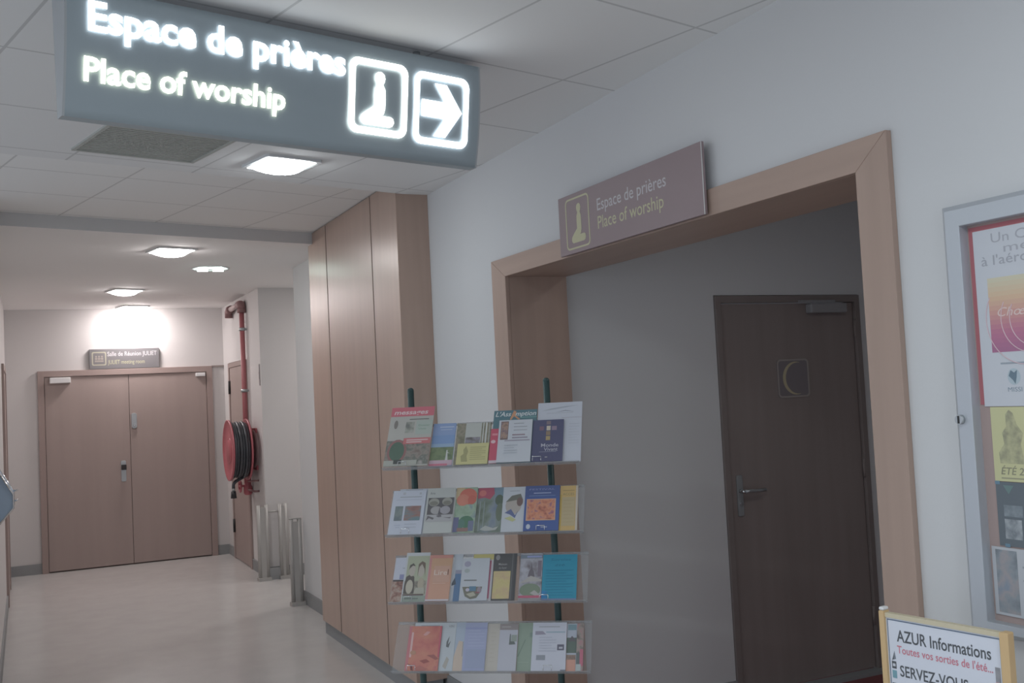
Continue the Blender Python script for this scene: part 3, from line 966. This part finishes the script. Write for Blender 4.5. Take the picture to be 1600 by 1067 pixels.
brochure(1, -.463, -.357, .185, 2, (192, 196, 192), [
    ('t', 'Arts', .10, .28, .86, .05, (120, 122, 124), .01, 0), ('b', .06, .40, .98, .78, (92, 90, 92)), ('c', .27, .68, .19, .09, (160, 160, 150)), ('c', .74, .69, .18, .09, (160, 160, 150)), ('c', .27, .655, .15, .05, (126, 126, 116)), ('c', .74, .66, .14, .05, (126, 126, 116)),
    ('c', .38, .5, .20, .09, (168, 166, 166)), ('c', .70, .5, .18, .09, (164, 162, 168)), ('p', [(.46, .42), (.5, .58), (.54, .42)], (92, 90, 96)), ('b', .04, .25, .98, .40, (178, 178, 180)),
    ('p', [(.06, .27), (.1, .38), (.34, .33), (.3, .29), (.16, .33)], (104, 102, 104)), ('p', [(.4, .37), (.56, .42), (.6, .35), (.48, .34)], (110, 108, 112)), ('p', [(.64, .34), (.9, .31), (.94, .34), (.8, .335)], (116, 110, 116))],
    'white leaflet with a black and white masks picture on the second shelf', 'leaflet', 'leaflet')
brochure(1, -.355, -.2755, .186, 1, photo('garden_green', [(120, 138, 154), (160, 184, 160), (140, 166, 140), (176, 180, 170)], 26), [
    ('b', 0, .74, .4, 1, (200, 178, 140)), ('c', .58, .80, .42, .18, (208, 112, 96)), ('c', .35, .72, .3, .13, (212, 132, 112)), ('c', .78, .72, .2, .1, (200, 104, 90)),
    ('c', .6, .24, .34, .13, (82, 122, 96)), ('c', .35, .2, .2, .1, (88, 124, 112)), ('b', 0, .02, .25, .34, (104, 108, 142)), ('b', .7, .04, .95, .26, (112, 120, 146)), ('b', .2, .03, .72, .11, (146, 116, 110))],
    'bright leaflet with an orange flower above greenery on the second shelf', 'leaflet', 'leaflet')
brochure(1, -.275, -.1785, .184, 0, photo('river_land', [(110, 126, 146), (128, 140, 150), (118, 132, 120), (96, 108, 96)], 22, (1, 1, .5)), [
    ('p', [(.02, .76), (.02, 1), (.62, 1), (.66, .86), (.5, .74), (.3, .78)], (178, 86, 104)), ('c', .2, .88, .14, .07, (206, 116, 112)), ('b', .68, .78, 1, 1, (118, 142, 158)), ('c', .86, .72, .16, .12, (84, 98, 84)), ('c', .9, .45, .14, .2, (100, 112, 96)),
    ('b', .12, .04, .16, .7, (146, 158, 156)), ('b', .28, .04, .32, .7, (140, 152, 150)), ('p', [(.2, .08), (.4, .16), (.7, .1), (.9, .14), (.8, .06), (.4, .04)], (176, 180, 176))],
    'grey-blue landscape leaflet with a magenta patch on top, middle of the second shelf', 'leaflet', 'leaflet')
brochure(1, -.178, -.097, .182, 1, (196, 202, 210), [
    ('b', .3, .9, .75, .915, DIM), ('c', .5, .58, .36, .2, (176, 168, 160)), ('p', [(.14, .66), (.4, .8), (.8, .84), (.92, .7), (.78, .62), (.62, .7), (.4, .68)], (106, 108, 100)), ('p', [(.12, .42), (.4, .5), (.6, .36), (.74, .48), (.6, .30), (.36, .38)], (92, 104, 146)),
    ('p', [(.12, .3), (.4, .34), (.66, .26), (.5, .22)], (190, 194, 140)), ('c', .78, .66, .14, .1, (110, 88, 84))],
    'white leaflet with a face drawing, left of the blue one on the second shelf', 'leaflet', 'leaflet')
brochure(1, -.096, .030, .181, 2, (66, 88, 150), [
    ('b', 0, .75, 1, 1, (70, 86, 138)), ('t', 'FESTIVAL', .12, .86, .90, .035, (140, 146, 190), 0, 0), ('b', .25, .825, .75, .84, (176, 188, 220)), ('b', .12, .765, .88, .775, (120, 150, 196)), ('b', .06, .22, .90, .70, (208, 164, 134)), ('b', .09, .24, .87, .68, photo('orange_painting', [(140, 78, 66), (196, 116, 92), (216, 142, 106), (150, 98, 118), (176, 88, 84)], 40)),
    ('c', .14, .09, .06, .055, (190, 200, 214)), ('b', .50, .06, .68, .09, (150, 160, 190))],
    'royal blue brochure with an orange picture on the second shelf')
brochure(1, .0315, .096, .180, 1, (206, 172, 108), [('b', .88, 0, 1, 1, (196, 186, 172)), ('b', .02, .0, .08, .8, (190, 160, 70)), ('b', .15, .88, .8, .90, (176, 148, 96)), ('t', 'ACCES', .15, .78, .78, .055, (150, 140, 100), .0, 0), ('b', .12, .1, .85, .74, (186, 168, 128))]
    + lines(.2, .8, .18, .66, 7, (176, 156, 116), .01), 'orange-yellow leaflet at the right end of the second shelf', 'leaflet', 'leaflet')
# third shelf
brochure(2, -.599, -.548, .177, 0, (196, 200, 214), [('b', 0, 0, 1, .48, photo('dark_red_photo', [(96, 62, 58), (150, 112, 100), (178, 158, 144), (84, 60, 56)], 48)), ('b', 0, .46, 1, .50, (76, 70, 70)), ('b', .45, .51, 1, .62, (136, 140, 176)), ('b', .6, .75, .9, .77, DIM)],
    'white leaflet over a dark red photo, far left of the third shelf', 'leaflet', 'leaflet')
brochure(2, -.558, -.467, .194, 1, (196, 200, 204), [
    ('b', .08, .13, .98, .93, (172, 178, 152)), ('b', .05, .16, .96, .42, photo('family_sepia', [(104, 98, 90), (150, 146, 132), (176, 172, 156)], 50)),
    ('p', [(.05, .3), (.1, .5), (.28, .56), (.44, .5), (.48, .28), (.5, .16), (.06, .16)], (92, 86, 82)), ('c', .32, .63, .13, .12, (186, 178, 166)), ('c', .70, .64, .14, .14, (184, 176, 164)), ('p', [(.18, .64), (.2, .74), (.34, .78), (.44, .72), (.32, .73), (.22, .68)], (84, 80, 76)),
    ('p', [(.56, .5), (.56, .76), (.7, .82), (.84, .78), (.88, .5), (.82, .66), (.7, .76), (.6, .7)], (112, 98, 88)), ('c', .28, .30, .15, .14, (190, 184, 166)), ('c', .74, .36, .13, .12, (176, 166, 146)), ('p', [(.48, .16), (.55, .28), (.9, .28), (.92, .16)], (176, 174, 160)),
    ('b', .04, .125, .9, .15, (104, 84, 84)), ('b', .04, 0, .98, .12, (146, 158, 146)), ('b', .08, .05, .7, .075, (110, 120, 114))],
    'leaflet with four sepia family portraits on the third shelf', 'leaflet', 'leaflet')
brochure(2, -.466, -.379, .180, 2, (206, 156, 132), [
    ('b', 0, 0, .1, 1, (200, 136, 134)), ('b', .1, .7, 1, 1, (202, 158, 126)), ('b', 0, .93, 1, 1, (204, 138, 126)), ('b', .24, .40, .94, .76, (204, 160, 140)), ('t', 'Lire', .26, .82, .56, .11, (226, 206, 194), .006, 0), ('b', .84, .56, .88, .68, (120, 84, 74)),
    ('b', .24, .37, .8, .385, (218, 178, 158)), ('b', 0, 0, 1, .035, (206, 200, 208))],
    'peach orange leaflet with a pale title on the third shelf', 'leaflet', 'leaflet')
brochure(2, -.376, -.343, .187, 0, (190, 198, 208), [('b', .3, 0, 1, .60, (92, 122, 160)), ('p', [(0, .38), (.3, .5), (.5, .36), (0, .33)], (86, 94, 104)), ('b', .3, .58, 1, .66, (150, 150, 170))],
    'narrow white and blue leaflet right of the peach one on the third shelf', 'leaflet', 'leaflet')
brochure(2, -.302, -.226, .182, 1, (196, 194, 198), [('b', .0, .88, 1, 1, (200, 190, 120)), ('b', .0, .76, .9, .86, (170, 84, 110)), ('b', .72, .05, .9, .80, (182, 104, 128)), ('b', .0, .0, .7, .7, (186, 190, 198))],
    'yellow and magenta topped leaflet behind the white one in the middle of the third shelf', 'leaflet', 'leaflet')
brochure(2, -.341, -.239, .165, 2, (192, 198, 206), [
    ('c', .2, .86, .12, .07, (160, 158, 180)), ('c', .2, .70, .1, .05, (166, 176, 176)), ('b', .12, .46, .58, .485, (110, 112, 112)), ('p', [(.08, .32), (.2, .1), (.4, .03), (.62, .06), (.76, .2), (.8, .32)], (118, 118, 106)),
    ('b', .34, .22, .58, .33, (92, 128, 156)), ('c', .28, .25, .07, .04, (196, 190, 206)), ('c', .7, .24, .08, .08, (150, 140, 150)), ('b', .58, .17, .72, .2, (150, 90, 100)), ('p', [(.24, .15), (.5, .2), (.6, .12), (.4, .08)], (180, 178, 160))],
    'white leaflet with a bowl shaped picture at its foot, middle of the third shelf', 'leaflet', 'leaflet')
brochure(2, -.224, -.139, .180, 2, (78, 78, 80), [
    ('c', .17, .92, .09, .06, (142, 142, 142)), ('t', 'Maison', .22, .58, .75, .045, (170, 168, 168), .008, 0), ('t', 'du foyer', .24, .58, .67, .045, (160, 160, 162), .004, 0),
    ('b', .03, .03, .76, .62, photo('amber_icon', [(196, 180, 118), (206, 190, 130), (200, 172, 134), (176, 166, 112)], 24)), ('b', .80, .0, .84, 1, (104, 106, 108)), ('b', .92, 0, .95, 1, (64, 66, 70))],
    'black brochure with an amber yellow panel on the third shelf')
brochure(2, -.128, -.046, .184, 0, photo('church_grey', [(110, 104, 110), (168, 168, 178), (190, 192, 204)], 26), [
    ('b', 0, .89, 1, .97, (120, 134, 148)), ('b', .3, .91, .95, .945, (150, 160, 210)), ('p', [(.36, .5), (.42, .62), (.48, .66), (.52, .8), (.56, .66), (.62, .62), (.68, .5)], (104, 98, 106)), ('b', .8, .5, .96, .84, (120, 110, 122)),
    ('p', [(0, .36), (.5, .52), (1, .44), (1, .40), (.5, .40)], (176, 172, 168)), ('c', .5, .22, .46, .14, (118, 134, 114)), ('p', [(.5, .16), (.7, .22), (.95, .12), (.75, .1)], (176, 172, 170)), ('b', 0, .06, 1, .11, (188, 92, 116)), ('b', 0, 0, 1, .05, (152, 148, 150))],
    'grey leaflet with a church photo, left of the turquoise sheet', 'leaflet', 'leaflet')
brochure(2, -.044, .080, .175, 1, (40, 138, 170), [
    ('t', 'Sorties', .22, .82, .86, .055, (34, 108, 140), .004, .2), ('t', 'été', .36, .64, .74, .055, (34, 108, 140), .004, .2), ('b', 0, 0, .16, .2, (46, 124, 184))] + lines(.1, .9, .10, .64, 10, (36, 120, 154), .012) + [('b', 0, .0, 1, .03, (110, 124, 164))],
    'bright turquoise sheet at the right end of the third shelf', 'flyer', 'flyer')
# bottom shelf
brochure(3, -.537, -.3795, .182, 0, (192, 200, 206), [('b', .15, .93, .6, .95, DIM), ('t', 'VIN', .82, .94, .90, .05, (128, 132, 138), 0, 0), ('p', [(.80, .6), (.86, .72), (.84, .55), (.9, .62), (.86, .48), (.8, .5)], (104, 110, 112)), ('p', [(.76, .1), (.84, .3), (.9, .24), (.84, .04)], (176, 172, 164))],
    'white leaflet standing behind the red covered brochure on the bottom shelf', 'leaflet', 'leaflet')
brochure(3, -.555, -.432, .168, 1, photo('red_cover', [(184, 98, 96), (200, 116, 106), (206, 134, 112), (180, 92, 104)], 16), [
    ('b', .0, 0, .08, 1, (196, 120, 126)), ('b', .09, .3, .15, .86, (220, 180, 178)), ('p', [(.44, .80), (.55, .88), (.66, .87), (.58, .80), (.52, .78)], (216, 160, 156)), ('b', .95, .3, 1, 1, (196, 98, 112)),
    ('p', [(.06, .16), (.22, .12), (.26, .0), (.18, .02), (.16, .1)], (128, 78, 76)), ('p', [(.62, .34), (.84, .36), (1, .26), (.9, .24), (.74, .3)], (160, 96, 92)), ('p', [(.42, .22), (.62, .26), (.74, .2), (.56, .16)], (156, 86, 82)), ('p', [(.30, .05), (.44, .12), (.72, .04), (.6, 0), (.36, 0)], (186, 116, 108)), ('c', .2, .4, .09, .05, (188, 140, 116))],
    'red orange covered brochure at the left end of the bottom shelf')
brochure(3, -.379, -.344, .183, 0, (172, 186, 204), [('p', [(0, 0), (.0, .3), (.4, .62), (.9, .6), (1, 0)], (206, 188, 172)), ('b', .84, .3, .9, .6, (140, 144, 160))], 'pale blue and peach strip leaflet on the bottom shelf', 'leaflet', 'leaflet')
brochure(3, -.343, -.262, .180, 1, (164, 172, 206), [('b', 0, .86, 1, .90, (150, 158, 200)), ('b', .1, .05, 1, .44, (156, 166, 196))] + lines(.16, .9, .50, .82, 6, (176, 184, 214), .02), 'lavender blue leaflet on the bottom shelf', 'leaflet', 'leaflet')
brochure(3, -.261, -.2155, .177, 0, (196, 190, 180), lines(.3, .7, .2, .8, 8, (186, 180, 166), .012), 'plain cream leaflet on the bottom shelf', 'leaflet', 'leaflet')
brochure(3, -.215, -.148, .174, 1, (190, 192, 204), [('b', 0, .87, 1, 1, (150, 142, 142)), ('b', .1, .92, .6, .95, (176, 170, 170)), ('p', [(.55, .55), (.57, .78), (.62, .78), (.64, .62), (.78, .66), (.9, .56)], (100, 108, 106)), ('b', .66, .62, .96, .76, (150, 160, 152))],
    'white leaflet with one small square photo on the bottom shelf', 'leaflet', 'leaflet')
brochure(3, -.147, -.0945, .179, 0, (140, 158, 142), [('p', [(0, .3), (.5, .66), (.54, .64), (.1, .3)], (118, 138, 124)), ('b', .8, .7, 1, .8, (124, 144, 134)), ('b', .1, .18, .8, .19, (156, 172, 156))], 'sage green leaflet on the bottom shelf', 'leaflet', 'leaflet')
brochure(3, -.094, .029, .178, 1, (200, 204, 218), [
    ('b', .18, .90, .8, .92, DIM), ('p', [(.08, .74), (.08, .82), (.3, .82), (.4, .75)], (150, 146, 164)), ('b', .4, .785, .96, .81, (150, 176, 190)), ('b', .74, .42, .94, .54, (92, 92, 110)), ('b', .79, .45, .9, .49, (186, 188, 200)), ('b', .14, .22, .40, .32, (140, 146, 156)), ('b', .85, .0, 1, .025, (120, 126, 136))]
    + lines(.2, .7, .40, .68, 6, (182, 188, 204), .012), 'large white leaflet with three small pictures on the bottom shelf', 'leaflet', 'leaflet')
brochure(3, .030, .067, .175, 0, (176, 184, 198), [('b', .1, .86, .9, .98, (120, 150, 160)), ('b', .0, .38, .95, .70, (90, 106, 98)), ('p', [(.1, .62), (.5, .74), (.95, .62)], (96, 92, 98)), ('b', 0, 0, .9, .26, (206, 150, 132)), ('b', 0, .24, .9, .34, photo('brown_bit', [(120, 96, 88), (160, 140, 124)], 70))],
    'leaflet with green and salmon blocks near the right end of the bottom shelf', 'leaflet', 'leaflet')
brochure(3, .066, .090, .174, 1, photo('dark_strip', [(98, 88, 86), (150, 140, 132), (176, 120, 128)], 55), [('b', .5, .1, 1, .45, (190, 104, 124)), ('b', 0, 0, .7, .14, (176, 186, 186)), ('b', 0, .14, .5, .38, (96, 104, 104))],
    'narrow dark and pink leaflet at the far right of the bottom shelf', 'leaflet', 'leaflet')


# ------------------------------------------------------------------ leaflet stand with the framed card, lower right
SD = Vector((.141, -.99, 0)).normalized()
SN = Vector((-.99, -.141, 0)).normalized()
SP = Vector((1.75, 1.744, 0))
Tz = basis(SP, SD, (0, 0, 1))                        # local z = towards the corridor
if (Tz.to_3x3() @ Vector((0, 0, 1))).dot(SN) < 0:
    print('stand basis flipped')
t = thing('leaflet_stand', SP + SD * .1 - SN * .1, 'yellow edged framed card of leaflets to take, on a stand below the notice board', 'display stand')
WD = mat('pale_wood', (206, 176, 132), .5, var=.05, vscale=(14, 14, 2))
MB().box((-.055, 0, -.19), (.25, .80, .01), WD, Tz).build('pedestal', t, bevel=.004)
m = MB().prism(rrect(-.056, .80, -.043, 1.072, .003), -.010, .010, WD, Tz)
m.build('side_post', t)
m = MB().prism(rrect(.233, .80, .252, 1.070, .003), -.010, .010, WD, Tz)
m.build('side_post', t)
MB().box((-.043, 1.058, -.008), (.233, 1.068, .006), mat('top_rail', (204, 194, 168), .5), Tz).build('top_rail', t)
MB().box((-.056, 1.072, -.010), (-.043, 1.080, .010), WHITEPL, Tz).build('post_cap', t, bevel=.003)
sg = MB().box((-.043, .80, -.004), (.233, 1.058, .003), mat('card_white', (214, 218, 228), .4), Tz).build('card', t)
BL = ink((70, 92, 120))
o = MB().box((-.040, 1.0525, .003), (.230, 1.0545, .0036), BL, Tz).box((-.040, .80, .003), (-.0385, 1.0525, .0036), BL, Tz).box((.2285, .80, .003), (.230, 1.0525, .0036), BL, Tz).build('border', sg)
DK, RD_ = ink((66, 70, 76)), ink((214, 112, 130))
MB().text('AZUR Informations', -.017, .208, 1.008, .025, .0035, DK, Tz, bold=.012).build('lettering', sg)
o = MB().text("Toutes vos sorties de l'été...", -.018, .210, .982, .0165, .0035, RD_, Tz, bold=.008).build('lettering', sg)
o['label'] = 'pink red line'
MB().text('SERVEZ-VOUS', -.014, .152, .932, .0235, .0035, DK, Tz, bold=.012).build('lettering', sg)
m = MB().box((-.034, .925, .003), (-.023, .942, .0036), ink((110, 160, 176)), Tz)
m.box((-.034, .946, .003), (-.023, .962, .0036), DK, Tz).box((-.032, .951, .0036), (-.025, .957, .0038), ink((214, 218, 228)), Tz)
m.prism([(-.0335, .964), (-.023, .968), (-.026, .985), (-.028, .966)], .003, .0036, ink((120, 128, 138)), Tz)
m.box((-.036, .912, .003), (-.024, .914, .0036), DK, Tz)
m.build('left_pictures', sg)
MB().box((.215, .965, .003), (.226, .995, .0036), photo('strip_grey', [(120, 122, 128), (160, 160, 166)], 60), Tz).box((.215, .86, .003), (.226, .965, .0036), photo('strip_red', [(190, 110, 116), (206, 180, 184)], 60), Tz).build('right_pictures', sg)


# ------------------------------------------------------------------ fire hose reel and red pipe
HY, HZ = 10.17, 1.195
t = thing('fire_hose_reel', (XF, HY, HZ), 'red fire hose reel with coiled black hose mounted on the far right wall', 'hose reel')
MB().lathe((1.750, HY, HZ), (1, 0, 0), [(0, 0), (0, .10), (.012, .12), (.006, .27), (-.004, .282), (-.004, .292), (.012, .292), (.014, .10), (.014, 0)], RED, n=40).build('front_disc', t)
MB().lathe((1.920, HY, HZ), (1, 0, 0), [(.0, .05), (.0, .285), (-.004, .294), (.014, .294), (.016, .20), (.016, .0)], RED, n=40).build('back_disc', t)
MB().cyl((1.755, HY, HZ), (1.925, HY, HZ), .12, RED, n=28).build('drum', t)
m = MB()
for k, x in enumerate((1.777, 1.803, 1.829, 1.855, 1.881, 1.905)):
    for rr in (.262 - .012 * (k % 2), .236):
        m.tube([(x + (.006 if rr < .24 else 0), HY + rr * cos(a), HZ + rr * sin(a)) for a in [2 * pi * q / 36 for q in range(36)]], .0145, HOSE, n=8, closed=True)
m.lathe((1.768, HY, HZ), (1, 0, 0), [(0, .245), (.145, .245)], HOSE, n=36)
m.tube([(1.895, HY - .03, HZ - .25), (1.84, HY - .05, HZ - .275), (1.795, HY - .07, HZ - .295), (1.772, HY - .085, HZ - .32), (1.770, HY - .09, HZ - .36)], .016, HOSE, n=8)
m.build('hose', t)
MB().cyl((1.770, HY - .09, HZ - .35), (1.770, HY - .09, HZ - .385), .012, STEEL, r1=.016).cyl((1.770, HY - .09, HZ - .385), (1.770, HY - .09, HZ - .45), .022, BLACKPL, r1=.028).build('nozzle', t)
m = MB().cyl((1.93, HY, HZ), (XF, HY, HZ), .05, RED)
m.box((XF - .014, HY - .10, HZ - .20), (XF, HY + .10, HZ + .20), RED)
m.lathe((XF - .028, HY, HZ), (1, 0, 0), [(0, .0), (0, .17), (.016, .185), (.028, .185)], mat('bracket_grey', (150, 130, 130), .5), n=32)
m.build('bracket', t)

PX, PY = 1.966, 10.40
t = thing('water_pipe', (PX, PY, .80), 'red water pipe running up the far right wall beside the hose reel', 'pipe')
MB().cyl((PX, PY, .80), (PX, PY, 2.58), .024, PIPERED).build('riser', t)
m = MB().lathe((PX, PY, 2.54), (0, 0, 1), [(0, .03), (0, .042), (.05, .042), (.05, .03)], FITTING)
m.tube([(PX, PY, 2.55), (PX, PY, 2.60), (PX, PY + .02, 2.625), (PX, PY + .07, 2.63), (PX, PY + .14, 2.63)], .040, FITTING, n=14)
m.build('elbow', t)
MB().cyl((PX, PY + .12, 2.63), (PX, PY + .62, 2.63), .026, mat('pale_pipe', (196, 178, 176), .5)).build('branch', t)
m = MB().tube([(PX, PY + .58, 2.63), (PX, PY + .66, 2.63), (PX, PY + .72, 2.61), (PX, PY + .72, 2.55)], .040, FITTING, n=14)
m.build('elbow', t)
for z in (2.36, 1.75):
    m = MB().lathe((PX, PY, z), (0, 0, 1), [(0, .025), (0, .032), (.03, .032), (.03, .025)], STEEL)
    m.box((PX, PY - .008, z + .005), (XF - .002, PY + .008, z + .025), STEEL)
    m.build('clip', t)
vv = MB().lathe((PX, PY, .74), (0, 0, 1), [(0, 0), (0, .032), (.02, .042), (.08, .042), (.10, .032), (.13, .032)], RED).cyl((PX, PY, .86), (PX, PY, 1.0), .034, RED).build('valve_body', t)
MB().tube([(PX - .075, PY + .055 * cos(a), .83 + .055 * sin(a)) for a in [2 * pi * q / 20 for q in range(20)]], .010, RED, n=8, closed=True).tube([(PX - .075, PY - .05, .83), (PX - .075, PY + .05, .83)], .007, RED, n=6).cyl((PX - .08, PY, .83), (PX, PY, .83), .012, RED).build('hand_wheel', vv)
MB().tube([(PX, PY - .02, .87), (PX, PY - .34, .895), (XF - .002, PY - .34, .895)], .008, FITTING, n=8).tube([(PX, PY - .02, .79), (PX, PY - .34, .795), (XF - .002, PY - .34, .795)], .010, FITTING, n=8).build('small_pipe', t)


# ------------------------------------------------------------------ steel posts at the side passage
SG = mat('post_steel', (178, 176, 173), .4, metal=.2)


def twin_post(mb, x, y, h, w=.036):
    for dx in (-w, w):
        mb.cyl((x + dx, y, .03), (x + dx, y, h), .018, SG, n=14)
    mb.box((x - w, y - .012, .03), (x + w, y + .004, h - .02), SG)
    mb.box((x - w - .022, y - .045, 0), (x + w + .022, y + .045, .03), SG)


t = thing('barrier', (2.05, 9.72, 0), 'steel barrier of two posts joined by a bar at the far side of the passage', 'barrier')
m = MB(); twin_post(m, 1.957, 9.71, .69); m.build('post', t)
m = MB(); twin_post(m, 2.145, 9.71, .69, .026); m.build('post', t)
MB().cyl((1.99, 9.71, .625), (2.12, 9.71, .625), .009, SG).build('cross_bar', t)
MB().box((1.994, 9.70, .0), (2.118, 9.73, .105), GREYBASE).build('floor_rail', t)
t = thing('bollard', (1.938, 8.34, 0), 'single short steel post at the near side of the passage', 'post')
m = MB(); twin_post(m, 1.938, 8.34, .685, .034); m.build('shaft', t)
MB().box((1.890, 8.322, .685), (1.986, 8.358, .695), SG).build('cap', t, bevel=.003)


# ------------------------------------------------------------------ blue wall fixture, left edge
t = thing('wall_fixture', (XL, 8.1, .9), 'blue half octagonal wall fixture with a bright metal rim at the left edge', 'wall fixture')
Tb = basis((0, 7.95, 0), (1, 0, 0), (0, 0, 1))
prof = [(XL, .885), (-.088, .990), (-.088, 1.082), (XL, 1.245)]
MB().prism(prof, -.34, 0, mat('fixture_blue', (158, 180, 202), .3), Tb).build('body', t, bevel=.003)
for z in (.004, -.344):
    MB().tube([Tb @ Vector((x, y, z)) for x, y in prof], .006, CHROME, n=8).build('rim', t)
for z in (1.10, 1.03):
    MB().tube([(-.090, 8.05, z), (-.068, 8.05, z + .002), (-.060, 8.05, z + .010)], .006, CHROME, n=8).build('hook', t)

for o in list(bpy.data.objects):
    if '_o' in o:
        del o['_o']
